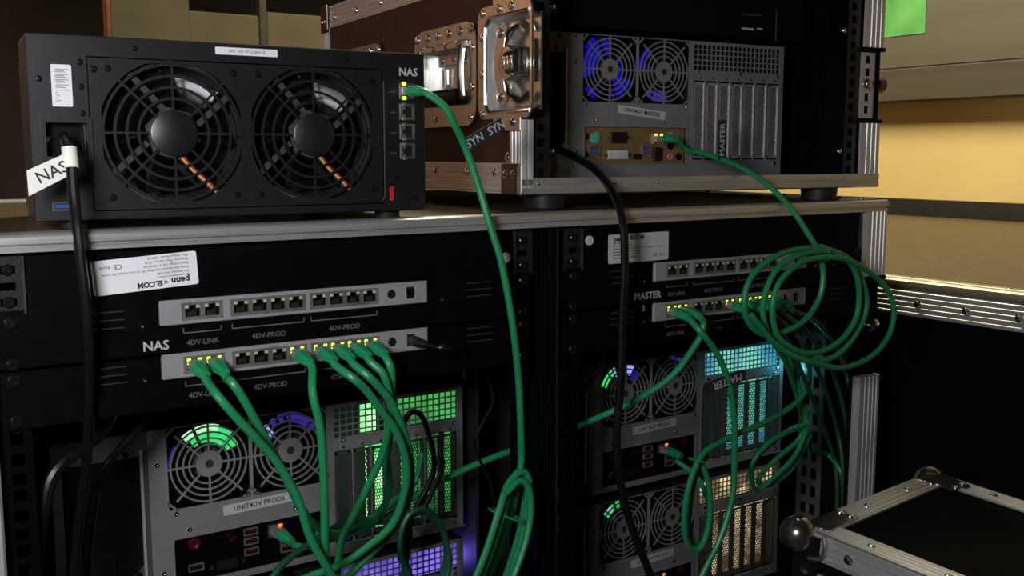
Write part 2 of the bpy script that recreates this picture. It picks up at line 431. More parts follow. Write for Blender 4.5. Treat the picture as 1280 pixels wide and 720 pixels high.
# ------------------------------------------------------------------ power distribution panels with the maker's label
def pdu(off, lab, label):
    b = (off+232, 0, -61.4)
    t = root('power_distribution_unit', b, label, 'rack panel', 'one-unit black power panels at the top of the bays')
    MB(b).box(off+12, off+453, -1.5, .8, -61.2, -17.4, .5).obj('front_plate', 'panel_black', t)
    MB(b).box(off+14, off+451, .8, 44, -60, -19).obj('housing', 'panel_black', t)
    for x0, x1, xe in ((off-11, off+11.5, off+10.6), (off+453.5, off+477, off+454.4)):
        e = MB(b).holes(x0, x1, -61.2, -17.4, [(x0+5, x1-6, -30.5, -24.5), (x0+5, x1-6, -43, -37), (x0+5, x1-6, -55, -49)], -1.6, .6)
        e.obj('mounting_ear', 'black_plastic', t, smooth=0)
        MB(b).box(xe-.8, xe+.8, -4, .6, -61, -17.6).obj('ear_flange', 'shell', t)
    for x in (off, off+465):
        for z in (-27.5, -52): screw(t, (x-b[0], -1.6, z-b[2]), 'black_screw', 4.6)
    x, z, w, h, ang, flip = lab
    e = MB(b)
    pts = [(x+u*math.cos(ang)-v*math.sin(ang), z+u*math.sin(ang)+v*math.cos(ang)) for u, v in rounded(-w/2, w/2, -h/2, h/2, 2)]
    lb = e.prism(pts, 'y', -1.9, -1.5).obj('maker_label', 'white_label' if flip else 'grey_label', t); lb['label'] = 'white printed label, upside down' if flip else 'printed label, shaded grey'  # same label twice; weaker light in the right bay is painted as grey
    a2 = ang+(math.pi if flip else 0); e = MB(b)
    def wr(s, u, v, size, bold=0, al='LEFT'):
        e.text(s, x+u*math.cos(a2)-v*math.sin(a2), z+u*math.sin(a2)+v*math.cos(a2), size, -2.0, a2, al, .05, bold)
    L = -w/2+7
    wr('penn', L, h/2-5.0, 7.6, .26); wr('<', L+17.5, h/2-5, 6, .12); wr('ELCOM', L+22, h/2-4.4, 6.0, .28)
    wr('high quality flightcase hardware', L, h/2-9.2, 2.0)
    for i, s in enumerate(('Part Number: PDU-M0', 'Power Distribution Unit, Rack 19" 1U / 6 x Outlet, No Cover', 'Rated Voltage: 230 V~ 50-60 Hz', 'Frequency: Max. Current: 10 A', 'Max. Output Power: 2300 W')):
        wr(s, L, h/2-12.2-i*3.25, 2.7)
    wr('CE', w/2-23, -h/2+6.2, 5.4); wr('RoHS', w/2-14, -h/2+6.0, 3.6)
    e.obj('lettering', 'ink', lb, smooth=0)
    rv = off+444.7 if flip else off+20.5
    zz = -43 if flip else -31
    MB(b).lathe((rv, -1.5, zz), (0, -1, 0), [(5.2, 0), (5.2, 1), (4.4, 1.8), (2.6, 1.6), (2.4, 2.0), (1, 2.0)], 18).obj('rivet', 'grey_label', t)
pdu(0, (100.5, -36.2, 82, 27.5, R(3.2), True), 'black rack panel with an upside-down white maker label, left bay')
pdu(BX, (616, -41.5, 84.5, 31, R(.4), False), 'black rack panel with an upright shaded maker label, right bay')

# ------------------------------------------------------------------ switch panels and network switches
P1, P3, P7, PP = 26.3, 67.1, 137.7, 16.28
PORTX = [P1, P1+PP]+[P3+i*PP for i in range(4)]+[P7+i*PP for i in range(4)]
SWX = 109.3
def panel(off, z0, z1, sz, texts, label):
    b = (off+232, 0, z0)
    t = root('switch_panel', b, label, 'rack panel', 'black one-unit panels around the switches')
    MB(b).holes(off-9, off+474, z0+.3, z1-.3, [(off+SWX-1.5, off+SWX+248, sz-1.2, sz+21.8)], -1.8, .6).obj('front_plate', 'panel_black', t, smooth=0)
    for x in (off, off+465.1):
        for z in ((z0+z1)/2-15.9, (z0+z1)/2+15.9): screw(t, (x-b[0], -1.8, z-b[2]), 'black_screw', 5.2)
    for x in ((off+50, off+82), (off+400, off+428)):
        for k in range(3):
            z = sz+14-k*6.5
            e = MB(b).box(x[0], x[1], -2.3, -1.8, z, z+1.1, .2); e.obj('vent_slot_glint', 'shell', t)  # raised grey bars paint the glints along the vent slits
    for x in (off+SWX-14, off+SWX+262): screw(t, (x-b[0], -1.8, sz+1-b[2]), 'screw', 1.8)
    e = MB(b); big = MB(b)
    y = -1.9; zb = sz-7.6; dash = '-' if off == 0 else ' '
    for (i0, i1, s) in ((0, 1, '4DV'+dash+'LINK'), (2, 5, '4DV'+dash+'PROD'), (6, 9, '4DV'+dash+'PROD')):
        x0 = off+SWX+PORTX[i0]-8; x1 = off+SWX+PORTX[i1]+8
        e.box(x0, x1, y-.15, y, zb-.45, zb+.45); e.box(x0, x0+.8, y-.15, y, zb, zb+4); e.box(x1-.8, x1, y-.15, y, zb, zb+4)
        e.text(s, (x0+x1)/2, zb-8.6, 6.2, y, 0, 'CENTER', .1, .06)
    e.obj('lettering', 'print_dim', t, smooth=0)
    if texts:
        for s, x, z, size in texts: big.text(s, x, z, size, y, 0, 'CENTER', .1, .2)
        big.obj('name_lettering', 'print_white', t, smooth=0)
def port_mb():
    m = MB(); w, h = 6.1, 4.9
    m.box(-w, -w+3.0, 0, 9, h-2.9, h); m.box(w-3.0, w, 0, 9, h-2.9, h)
    m.box(-w-.4, -w, 0, 12, -h-.4, h+.4); m.box(w, w+.4, 0, 12, -h-.4, h+.4); m.box(-w, w, 0, 12, -h-.4, -h); m.box(-w, w, 0, 12, h, h+.4)
    m.box(-w, w, 10, 12, -h, h)
    return m
def pins_mb():
    m = MB()
    for i in range(8): m.box(-3.6+i*1.0, -3.1+i*1.0, 3, 9, -4.4, -1.6+(i % 3)*.4)
    return m
def switch(off, ztop, lit, label):
    b = (off+SWX, -4.5, ztop-20.6)
    t = root('network_switch', b, label, 'network switch', 'slim ten-port network switches')
    W_, H_ = 246, 20.6
    groups = [(P1-9.2, P1+PP+9.2), (P3-9.2, P3+3*PP+9.2), (P7-9.2, P7+3*PP+9.2)]
    hs = [(a, c, 3.0, 17.6) for a, c in groups]+[(223.5, 232.5, 5, 16)]
    MB().holes(1.2, W_-1.2, .8, H_-.8, hs, 0, 3).obj('face', 'switch_grey', t, smooth=0)
    m = MB(); m.box(0, 1.6, .6, 100, 0, H_, .5); m.box(W_-1.6, W_, .6, 100, 0, H_, .5); m.box(0, W_, .6, 100, 0, 1.2, .4); m.box(0, W_, .6, 100, H_-1.2, H_, .4)
    m.obj('casing', 'switch_grey', t)
    MB().box(2, W_-2, 14, 16, 1.5, H_-1.5).obj('inner_board', 'port_black', t)
    zc = 10.6
    for gi, (a, c) in enumerate(groups):
        idx = [k for k, x in enumerate(PORTX) if a < x < c]
        g = MB().holes(a+.1, c-.1, 3.1, 17.5, [(PORTX[k]-6.1, PORTX[k]+6.1, zc-4.9, zc+4.9) for k in idx], .6, 3).obj('port_frame', 'port_metal', t, smooth=0)
        for k in idx:
            p = put('port', shared('port', port_mb, 'port_black', 0), t, (PORTX[k], .9, zc))
            put('contact_pins', shared('pins', pins_mb, 'port_pin', 0), p)
            for sx in (-1, 1):
                put('led', shared('led', lambda: MB().box(-1.55, 1.55, -.7, .2, -1.3, 1.3, .3), 'led_yellow' if k in lit else 'led_off'), p, (sx*4.55, 0, 3.5))
            if k in lit:
                for sx in (-1, 1): put('led', shared('led_low', lambda: MB().box(-1.2, 1.2, -.7, .2, -1.0, .8, .3), 'led_yellow'), p, (sx*4.7, 0, .6))
    for k in range(10): put('status_light', shared('stat', lambda: MB().box(-.9, .9, -.2, .2, -.4, .4), 'led_off'), t, (PORTX[k], 0, 19.0))
    MB().dome((208, 0, 10.6), (0, -1, 0), 4.3, 1.2).obj('reset_button', 'gloss_black', t)
    j = MB(); j.ring((228, 10.5), 3.2, 5.2, 1, 10, 16); j.box(223.5, 232.5, 9, 10, 5, 16); j.obj('power_jack', 'gloss_black', t)
    MB().cyl((228, -.5, 10.5), 'y', .9, 9, 8).obj('power_pin', 'steel', t)
    return t
for off, tx in ((0, ('NAS', 105.5, -96.2, 11)), (BX, ('MASTER', 629.5, -95, 10.5))):
    side = 'left' if off == 0 else 'right'
    panel(off, -105.6, -61.5, -80, [tx], f'black rack panel lettered {tx[0]} around the upper switch of the {side} bay')
    panel(off, -150, -105.7, -124.45, ([('2', 623.7, -108.6+0, 8.5)] if off else None), f'black rack panel around the lower switch of the {side} bay')
switch(0, -59.4, [], 'empty silver network switch above the NAS lettering')
switch(0, -103.85, [0, 1, 5, 6, 7, 8, 9], 'silver network switch with seven green cables plugged in, left bay')
switch(BX, -59.4, [], 'empty silver network switch above the MASTER lettering')
switch(BX, -103.85, [0, 1, 5, 6, 7, 8, 9], 'silver network switch with green cables plugged in behind the cable coil')
for off, nm in ((0, 'left'), ):
    b = (off+SWX+228, -5, -113.8)
    t = root('power_lead', b, 'short black power lead plugged into the right end of the lower left switch', 'cable')
    MB(b).tube([(off+SWX+228, 0, -113.9), (off+SWX+228, -8, -114), (off+SWX+229, -22, -114.5), (off+SWX+231, -30, -115)], [5, 5, 4.2, 3], 12).obj('plug', 'black_plastic', t)
    MB(b).tube(smooth_path([(off+SWX+230, -28, -115), (off+SWX+240, -44, -117), (off+SWX+262, -30, -122), (off+SWX+285, -6, -130), (off+SWX+292, 6, -160)]), 1.8, 8).obj('lead', 'black_cable', t)

# ------------------------------------------------------------------ computer chassis (4U), seen from behind
HZ = 133.0                        # height of the fan hubs above the chassis bottom
FANP = 83.6
def grill_mb():
    m = MB()
    m.cyl((0, 0, 0), 'y', 13, 1.2, 24)
    for r in (19.5, 25.5, 31.5, 37.5): m.ring((0, 0), r-.85, r+.85, 0, 1.2, 36)
    for k in range(8):
        a = k*math.pi/4; q = 40.5 if k % 2 == 0 else 46
        m.bar((11*math.cos(a), 11*math.sin(a)), (q*math.cos(a), q*math.sin(a)), 2.0, .05, 1.15)
    for sx in (-1, 1):
        for sz in (-1, 1):
            m.prism([(sx*41, sz*31), (sx*31, sz*41), (sx*33.5, sz*41.5), (sx*41.5, sz*33.5)], 'y', 0, 1.2)
    return m
def blades_mb(n=7, r=37, hub=15, y0=8, y1=18):
    m = MB()
    for k in range(n):
        secs = []
        for i in range(5):
            q = hub-1+(r-hub)*i/4; w = (2*math.pi/n)*(.42+.10*i/4); a = 2*math.pi*k/n+.28*i/4
            c = [(a-w, y0), (a+w, y1), (a+w, y1+1), (a-w, y0+1)]
            secs.append([(q*math.cos(t), y, q*math.sin(t)) for t, y in c])
        m.loft(secs)
    return m
def fanhub_mb(): return MB().lathe((0, 0, 0), 'y', [(13, 6), (15, 7), (15, 22), (4, 22)], 24)
def fanframe_mb():
    m = MB(); m.ring((0, 0), 38.5, 41.5, 5, 24, 32)
    for sx in (-1, 1):
        for sz in (-1, 1): m.box(min(sx*29, sx*41), max(sx*29, sx*41), 4, 8, min(sz*29, sz*41), max(sz*29, sz*41))
    for k in range(4):
        a = R(20+90*k); m.bar((12*math.cos(a), 12*math.sin(a)), (39*math.cos(a), 39*math.sin(a)), 3, 4.5, 6.5)
    return m
def arc_mb(a0, a1, r0, r1, y):
    m = MB(); n = 10; A = [R(a0+(a1-a0)*i/n) for i in range(n+1)]
    pts = [(r1*math.cos(a), r1*math.sin(a)) for a in A]+[(r0*math.cos(a), r0*math.sin(a)) for a in A[::-1]]
    return m.prism(pts, 'y', y, y+1.5)
def slot_mb(full=True):
    m = MB(); h0, h1 = 0, 98
    m.box(-9.2, -6.3, 0, 1, h0, h1); m.box(6.3, 9.2, 0, 1, h0, h1); m.box(7.6, 9.2, -1.6, 0, h0+1, h1-1); m.box(-9.2, 9.2, 0, 1, h0, 3); m.box(-9.2, 9.2, 0, 1, h1-3, h1)
    n = 26; p = (h1-6)/n
    for i in range(n):
        z = 3+i*p; m.box(-6.3, 6.3, .1, .9, z, z+.75)
        for k in range(5):
            x = -6.3+(k+(.5 if i % 2 else 0))*2.75
            if x < 6.3: m.box(max(-6.3, x-.4), min(6.3, x+.4), .1, .9, z, z+p)
    return m
def solid_slot_mb(): return MB().box(-9.2, 9.2, 0, 1, 0, 98, .2)
def chassis(name_text, loc, rz, io, fans, strips, vent_glow, slot_mats, label, bright=True, psu=True, text=True):
    t = root('computer_chassis', loc, label, 'computer', 'grey four-unit computers in the racks', rz)
    z = HZ; X0, X1 = -58.0, 288.0; top = z+41; zb = 0 if io == 'tan' else 12
    fo = [(-40, 40, z-40, z+40), (FANP-40, FANP+40, z-40, z+40)]
    vent = (131, 281, z+4, z+37.5); slots = (131, 281, z-111, z-9); ioh = (-37, 121, z-116, z-70)
    MB().holes(X0, X1, zb, z+41, fo+[vent, slots, ioh], 0, 1.4).obj('rear_plate', 'chassis', t, smooth=0)
    # raised lip around the i/o opening and card slots
    m = MB()
    for (a, c, d, e) in (slots, ioh):
        m.box(a-2, c+2, -1.2, 0, e, e+1.6); m.box(a-2, c+2, -1.2, 0, d-1.6, d); m.box(a-2, a, -1.2, 0, d, e); m.box(c, c+2, -1.2, 0, d, e)
    m.obj('opening_lip', 'chassis', t, smooth=0)
    MB().box(X0, X1, -5, 1.2, zb, zb+1.4, .3).obj('bottom_flange', 'chassis', t)
    for q in ((-120, 270) if zb else ()): MB().box(q-10, q+10, 20, 340, 0, 12).obj('slide_foot', 'matt_black', t)
    # fans
    for i, (fx, fm) in enumerate(zip((0, FANP), fans)):
        g = put('fan_grill', shared('fan_grill', grill_mb, 'chassis'), t, (fx, 0, z))
        put('grill_boss', shared('grill_boss', lambda: MB().lathe((0, 0, 0), (0, -1, 0), [(4.2, -.2), (4.0, .5), (3, .6), (2.6, .1), (.5, .1)], 16), 'shell'), g)
        f = put('fan', shared('fan_frame', fanframe_mb, 'fan_black'), t, (fx, 0, z))
        bl = put('fan_blades', shared('fan_blades', blades_mb, 'fan_black'), f)
        for (a0, a1, r0, r1, y, mt) in fm: put('fan_glow_arc', arc_mb(a0, a1, r0, r1, y).mesh('fan_glow_arc', mt), f)  # emissive arcs paint the coloured light showing in the fan
        put('fan_hub', shared('fan_hub', fanhub_mb, 'fan_grey'), f)
    # square-hole ventilation grid
    def vent_mb():
        nx, nz = 20, 5; px = 150/nx; pz = 33.5/nz; hs = [(131+i*px+.75, 131+(i+1)*px-.75, z+4+j*pz+.75, z+4+(j+1)*pz-.75) for i in range(nx) for j in range(nz)]
        return MB().holes(131, 281, z+4, z+37.5, hs, .1, 1.3)
    put('vent_grid', shared('vent_grid', vent_mb, 'chassis', 0), t)
    if vent_glow:
        for g, (x0, x1, mt) in enumerate(vent_glow):
            o = MB().box(x0, min(x1, 286), 12, 15, z+3, z+39.5, .5).obj('interior_glow', mt, t)  # glowing panel added in place of the LED-lit interior
    # expansion slots
    for i in range(7):
        x = 141+i*21.6; mt = slot_mats[i]
        put('slot_cover', shared('slot_cover', slot_mb, 'slot_metal' if io == 'tan' else 'shaded_grey', 0), t, (x, .3, z-109))
        if i < 6: MB().box(x+9.3, x+12.3, .2, 2.4, z-111, z-9).obj('slot_divider', 'chassis', t)
        if mt: MB().box(x-9.5, x+9.5, 14, 17, z-108, z-12, .4).obj('interior_glow', mt, t)  # same stand-in glow behind the card slots
    for i in range(7): screw(t, (141+i*21.6, -.2, z-5.2), 'screw', 1.6)
    # shell, power supply
    m = MB(); m.box(-143, X1, 1.4, 380, zb, zb+1.2); m.box(-143, X1, 1.4, 380, top-1.2, top); m.box(-143, -141.6, 1.4, 380, zb, top); m.box(X1-1.2, X1, 1.4, 380, zb, top)
    m.box(-143, X1, 378, 380, zb, top); m.box(121.6, 123, 1.4, 300, z-118, z-8); m.box(121.6, X1, 60, 62, 12, z-8); m.box(121.6, X1, 60, 62, z-6, top)
    m.obj('shell', 'chassis_dark', t, smooth=0)
    fr = MB().holes(-143, X0-.4, zb, top, [(-134, X0-7, z-104, z+18)], 0, 1.4)
    fr.prism([(-134, z-104), (-118, z-104), (-134, z-88)], 'y', 0, 1.4); fr.prism([(X0-7, z-104), (X0-23, z-104), (X0-7, z-88)], 'y', 0, 1.4)
    fr.obj('power_supply_frame', 'chassis' if io == 'tan' else 'shaded_grey', t, smooth=0)  # frames sitting in shade get the darker grey
    MB().box(X0-7.5, X0-5.2, -1.5, 1.4, z-104, z+24).obj('frame_edge', 'alu_z', t)
    ps = MB().box(-140, X0-4, 6, 160, z-108, z+24, .6).obj('power_supply', 'matt_black', t)
    MB().holes(-132, X0-12, z-60, z+12, [(-128+i*6, -124+i*6, z-56+j*6, z-52+j*6) for i in range(9) for j in range(11)], 5, 6).obj('exhaust_grid', 'matt_black', ps, smooth=0)
    MB().box(-126, -90, 3.5, 6, z-98, z-72, .8).obj('mains_inlet', 'gloss_black', ps)
    for p in ((X0+8, z+7), (X0+8, z+36), (-34, z-44), (-22, z-62), (X0+10, z-101), (37, z-37.5), (46.5, z-37.5), (118, z-44), (86, z-62), (141, z+2), (210, z+2), (276, z+1), (X0+4, z-117), (276, z-116)):
        screw(t, (p[0], 0, p[1]), 'screw', 2.6)
    for p in ((X0-20, z+22), (X0-16, z+36), (X0-13, z-97), (-130, z+26)): screw(t, (p[0], 0, p[1]), 'black_screw', 3.2)
    # name label
    if text:
        a = R(-2.8) if io == 'tan' else R(1.5); lx, lz = 49, z-49.5
        if io == 'tan': a = R(-6); lx, lz = 49.5, z-51.5
        pts = [(lx+u*math.cos(a)-v*math.sin(a), lz+u*math.sin(a)+v*math.cos(a)) for u, v in rounded(-37, 37, -5.2, 5.2, .6, 2)]
        lb = MB().prism(pts, 'y', -.35, 0).obj('name_label', 'grey_label', t); lb['label'] = 'grey label strip reading '+name_text
        MB().text(name_text, lx, lz, 7.0, -.4, a, 'CENTER', .05, .1).obj('lettering', 'ink', lb, smooth=0)
    # i/o panel
    sm = 'tan_shield' if io == 'tan' else 'panel_black'
    sh = MB().box(-37, 121, 4, 5, z-116, z-70).obj('port_shield', sm, t)
    def P(x0, x1, z0, z1, mt, name, dep=3.0, c=.4): return MB().box(x0, x1, 5-dep-1, 5, z+z0, z+z1, c).obj(name, mt, sh)
    def usb(x, zz, mt):
        o = MB().holes(x-7.3, x+7.3, z+zz-3.6, z+zz+3.6, [(x-6.4, x+6.4, z+zz-2.7, z+zz+2.7)], 1, 5).obj('usb_port', 'port_metal', sh, smooth=0)
        MB().box(x-5.6, x+5.6, 2, 5, z+zz-.4, z+zz+1.8).obj('tongue', mt, o)
    def jack(x, zz, mt): MB().lathe((x, 4, z+zz), (0, -1, 0), [(4.6, 0), (4.6, 2), (3.6, 2.6), (2.2, 2.4), (2.0, 0), (.5, 0)], 16).obj('audio_jack', mt, sh)
    def lan(x, zz, led):
        o = MB().holes(x-8, x+8, z+zz-6.5, z+zz+6.5, [(x-6, x+6, z+zz-5, z+zz+4)], .5, 5).obj('network_port', 'zinc', sh, smooth=0)
        MB().box(x-6, x+6, 4.6, 5, z+zz-5, z+zz+4).obj('port_back', 'port_black', o)
        for k, q in ((-1, led[0]), (1, led[1])):
            if q: MB().box(x+k*4.4-2, x+k*4.4+2, -.2, 1, z+zz+3.6, z+zz+6.2, .3).obj('led', q, o)
        return o
    if io == 'tan':
        MB().lathe((-20, 4, z-84), (0, -1, 0), [(7, 0), (7, 2.5), (5.8, 3)], 18).obj('mouse_port', 'jack_green', sh)
        MB().lathe((-33, 4, z-82), (0, -1, 0), [(4, 0), (4, 2), (2, 1)], 14).obj('round_port', 'matt_black', sh)
        MB().lathe((-33, 4, z-104), (0, -1, 0), [(4, 0), (4, 2), (2, 1)], 14).obj('round_port', 'matt_black', sh)
        usb(-20, -97, 'usb_blue'); usb(-20, -105, 'usb_blue'); usb(60, -96, 'usb_blue'); usb(60, -104, 'usb_blue')
        o = P(4, 28, -90, -76, 'port_black', 'serial_port'); 
        for q in (0, 32): MB().lathe((q, 4, z-83), (0, -1, 0), [(2.4, 0), (2.4, 3.5), (1.5, 3.6)], 8).obj('standoff', 'steel', o)
        o = P(0, 30, -110, -99, 'dvi_white', 'video_port')
        for q in (-4, 34): MB().lathe((q, 4, z-104.5), (0, -1, 0), [(2.4, 0), (2.4, 3.5), (1.5, 3.6)], 8).obj('standoff', 'steel', o)
        P(37, 51, -110, -103, 'port_black', 'display_port')
        lan(77, -84, ('led_amber', 'led_yellow')); P(71, 84, -112, -95, 'port_black', 'port_block')
        jack(98, -80, 'jack_blue'); jack(98, -107, 'jack_pink'); jack(98, -93, 'matt_black'); jack(112, -107, 'matt_black')
    else:
        MB().lathe((-17, 4, z-79), (0, -1, 0), [(6.2, 0), (6.2, 2.5), (4, 2.8), (2, 1.5)], 18).obj('mouse_port', 'port_red', sh)
        MB().prism([(14, z-74), (20, z-86), (26, z-80), (24, z-79), (20, z-83), (16, z-74)], 'y', 3.4, 4).obj('emblem', 'port_red', sh)
        usb(-16, -103, 'port_black'); usb(40, -78, 'port_red'); usb(40, -88, 'port_red'); usb(40, -99, 'port_red'); usb(78, -96, 'port_red'); usb(78, -104, 'port_red')
        o = P(4, 26, -112, -102, 'port_black', 'video_port')
        for q in (-1, 31): MB().lathe((q, 4, z-106), (0, -1, 0), [(2.6, 0), (2.6, 4), (1.5, 4.2)], 8).obj('standoff', 'steel', o)
        lan(66, -82, (None, 'led_orange'))
        jack(104, -80, 'port_red'); jack(104, -93, 'matt_black'); jack(104, -106, 'matt_black')
    return t
chassis('UNIT4DV PROD6', (185, 131, -242-HZ), 0, 'red', ([(45, 125, 20, 37, 7, 'lit_green'), (70, 130, 31, 38, 6.4, 'lit_mint'), (20, 42, 22, 34, 7, 'lit_green'), (150, 190, 26, 37, 26, 'lit_violet')], [(30, 120, 27, 38, 9, 'lit_violet'), (128, 150, 24, 36, 7, 'lit_ice')]), 1,
        [(168, 186, 'glow_green_hot'), (214, 287, 'glow_green')], [None, None, 'glow_green_hot', None, 'glow_green', 'glow_green', 'glow_green'],
        'grey computer labelled PROD6 glowing green, in the left bay')
chassis('UNIT4DV PROD7', (185, 131, -242-HZ-177.8), 0, 'red', ([], []), 1,
        [(131, 287, 'glow_purple')], ['glow_purple']*7, 'computer glowing purple below the green one at the bottom edge', text=False)
chassis('UNIT4DV PROD1', (714.5, 133, -242-HZ), 0, 'red', ([(60, 115, 24, 37, 7, 'lit_ice'), (120, 160, 28, 38, 7, 'lit_green'), (35, 52, 22, 34, 7, 'lit_blue')], [(60, 90, 33, 37, 8, 'lit_violet')]), 1,
        [(150, 287, 'glow_cyan')], [None, None, None, 'glow_cyan', 'glow_cyan', 'glow_cyan', 'glow_cyan'],
        'grey computer labelled PROD1 glowing cyan, in the right bay')
chassis('UNIT4DV PROD2', (714.5, 133, -242-HZ-177.8), 0, 'red', ([(95, 140, 26, 38, 7, 'lit_green'), (120, 134, 30, 36, 6.4, 'lit_ice')], []), 1,
        [(146, 287, 'glow_warm')], [None, None, 'glow_warm', 'glow_warm', 'glow_warm', 'glow_warm', 'glow_warm'],
        'grey computer glowing warm yellow through its vents, bottom of the right bay')
def point(name, p, e, c, r=8):
    l = bpy.data.lights.new(name, 'POINT'); l.energy = e; l.color = c; l.shadow_soft_size = r*S
    o = bpy.data.objects.new(name, l); col.objects.link(o); o.location = W(p)
# point lights added in the gaps for glow leaking from the computers
point('gap_glow_cyan', (1008, 112, -240), .035, (.1, .75, 1.0)); point('gap_glow_purple', (481, 200, -430), .12, (.2, .15, 1.0))

# ------------------------------------------------------------------ upper flight case
CA = (510.5, 67.6, 14.4); CR = R(-4)
CW, CH, CD = 545.0, 266.0, 613.0
ux = (math.cos(CR), math.sin(CR)); uy = (-math.sin(CR), math.cos(CR))
def CL(x, y, z): return (CA[0]+ux[0]*x+uy[0]*y, CA[1]+ux[1]*x+uy[1]*y, CA[2]+z)
case = root('flight_case', CL(0, 0, 0), 'open red-brown flight case with aluminium edges standing on the rack', 'flight case', None, CR)
t = case
LZ0, LZ1 = 82.0, 204.0      # latch opening
m = MB().holes(2, CD-2, 6, CH-6, [(2, 76, LZ0+6, LZ1-12)]+[(y+19, y+149, 100, 170) for y in (98, 372)], 2, 9)
m.v = [(v[1], v[0], v[2]) for v in m.v]; m.obj('side_panel', 'laminate_red', t, smooth=0)
MB().box(CW-9, CW-2, 2, CD-2, 6, CH-6).obj('side_panel', 'case_black', t)
MB().box(4, CW-4, 4, CD-4, 1.5, 9).obj('bottom_panel', 'case_black', t)
MB().box(4, CW-4, 4, CD-4, CH-9, CH-1.5).obj('top_panel', 'laminate_red', t)
MB().box(4, CW-4, CD-12, CD-3, 6, CH-6).obj('far_panel', 'case_black', t)
# side flanges (facing -x): profile is (y or z, x)
def fl(a0, a1, rows=(.12, .3, .5, .7, .88)): return flange(a0, a1, 0, 2.4, .7, rows)
MB().prism([(x, z) for z, x in fl(0, 34)], 'y', 0, CD).obj('lower_side_edge', 'alu_y', t)
MB().prism([(x, z) for z, x in fl(CH, CH-32)], 'y', 0, CD).obj('upper_side_edge', 'alu_y', t)
for z0, z1 in ((34, LZ0-2), (LZ1+2, CH-32)):
    MB().prism([(x, y) for y, x in fl(0, 26, (.2, .5, .8))], 'z', z0, z1).obj('corner_side_edge', 'alu_z', t)
MB().prism([(x, y) for y, x in fl(CD, CD-24, (.2, .5, .8))], 'z', 30, CH-30).obj('corner_side_edge', 'alu_z', t)
# front flanges
MB().prism([(-1.5, -1), (0, -2), (5, -2), (5.6, -1), (7.4, -1), (8, -2), (13, -2), (14.5, -.5), (14.5, 3), (-1, 3)], 'z', 2, LZ0-2).obj('front_post', 'alu_z', t)
MB().prism([(-1.5, -1), (0, -2), (5, -2), (5.6, -1), (7.4, -1), (8, -2), (13, -2), (14.5, -.5), (14.5, 3), (-1, 3)], 'z', LZ1+2, CH-2).obj('front_post', 'alu_z', t)
rp = [(CW-34, 3), (CW-34, -1)]
for c in (.25, .5, .75): x = CW-34+34*c; rp += [(x-1.6, -1.5), (x-1, -.6), (x+1, -.6), (x+1.6, -1.5)]
rp += [(CW-1, -1.5), (CW+1, 0), (CW+1, 26), (CW-2, 26), (CW-2, 3)]
for z0, z1 in ((18, LZ0+4), (LZ1-26, CH-2)):
    MB().prism(rp, 'z', z0, z1).obj('front_post', 'alu_z', t)
    zc = z1 if z0 < 50 else z0
    MB().box(CW-36, CW+3, -3, 28, zc-2.5, zc+2.5, 1).obj('post_cap', 'matt_black', t)
MB().box(CW+1, CW+2.6, 2, 20, 1, 50, .5).obj('corner_plate', 'dark_steel', t)
pb = [(3, 18), (-1, 18), (-2, 16.5), (-2, 10.5), (-1, 9.7), (-1, 8.3), (-2.2, 7.5), (-2.2, 1.5), (0, 0), (26, 0), (26, 1.5), (3, 1.5)]
MB().prism(pb, 'x', -1, CW+1).obj('lower_front_edge', 'alu', t)
MB().prism([(y, CH-z) for y, z in pb], 'x', -1, CW+1).obj('upper_front_edge', 'alu', t)
for x in (20, 120, 180, 340, 480): rivet(t, (x, -1.9, 12), '-y', 1.6, 1.2)
for y in (60, 128, 214, 330, 450, 560): rivet(t, (-.5, y, 24 if y < 300 else 22), '-x')
for y in (100, 190, 290, 380, 470, 560): rivet(t, (-.5, y, CH-19), '-x')
rivet(t, (1.8, 34, 40), '-x', 4.6)
# corner plates
MB().box(-3.2, -.8, 3, 40, 0, 33, .8).obj('corner_plate', 'dark_steel', t)
for y in (14, 31): rivet(t, (-3.3, y, 22), '-x', 3.8)
o = MB(); o.box(-3.4, -1, CD-28, CD+2, CH-38, CH+2, .8).obj('corner_plate', 'laminate_red', t)
for y in (8, 20): rivet(t, (-3.5, CD-y, CH-22), '-x', 3)
MB().box(-4.6, -3, CD-30, CD-27, CH-36, CH+1, .3).obj('corner_strip', 'steel', t)
# feet
for x, y in ((45, 28), (462, 22), (45, 560), (500, 560)):
    MB().lathe((x, y, -17.2), 'z', [(20, 0), (22, 2), (23.5, 16), (23.5, 17.6)], 24).obj('rubber_foot', 'rubber', t)
# inner rack rails
for x in (27, 497):
    hs = [(-4.6, 4.6, 24+k*15.9-4.4, 24+k*15.9+4.4) for k in range(15)]
    MB((-x, 0, 0)).holes(-11, 12, 10, CH-10, hs, 6, 8).obj('rack_rail', 'black_plastic', t, smooth=0)
    MB().box(x-12, x-10.6, 6, 40, 10, CH-10).obj('rail_flange', 'panel_black', t)
    for z in (47, 200): screw(t, (x-16 if x > 200 else x+16, 8, z), 'screw', 3.4)
# right-hand inner wall fittings
MB().box(CW-12, CW-10, 70, 90, 70, 190, 1).obj('wall_slot', 'panel_black', t)
# right-hand latch in the post gap
m = MB().holes(CW-34, CW-8, LZ0+8, LZ1-30, [(CW-26, CW-17, LZ0+14+k*16, LZ0+24+k*16) for k in (0, 1, 3, 4)], 4, 6); m.obj('latch_plate', 'alu_z', t, smooth=0)
MB().lathe((CW-24, 3, 134), (0, -1, 0), [(7, 0), (7, 2), (5, 5), (1, 6)], 14).obj('latch_stud', 'steel', t)
MB().lathe((CW+8, 8, 134), (1, 0, 0), [(11, -12), (11, 0), (8, 3), (2, 4)], 10).obj('latch_knob', 'dark_steel', t)
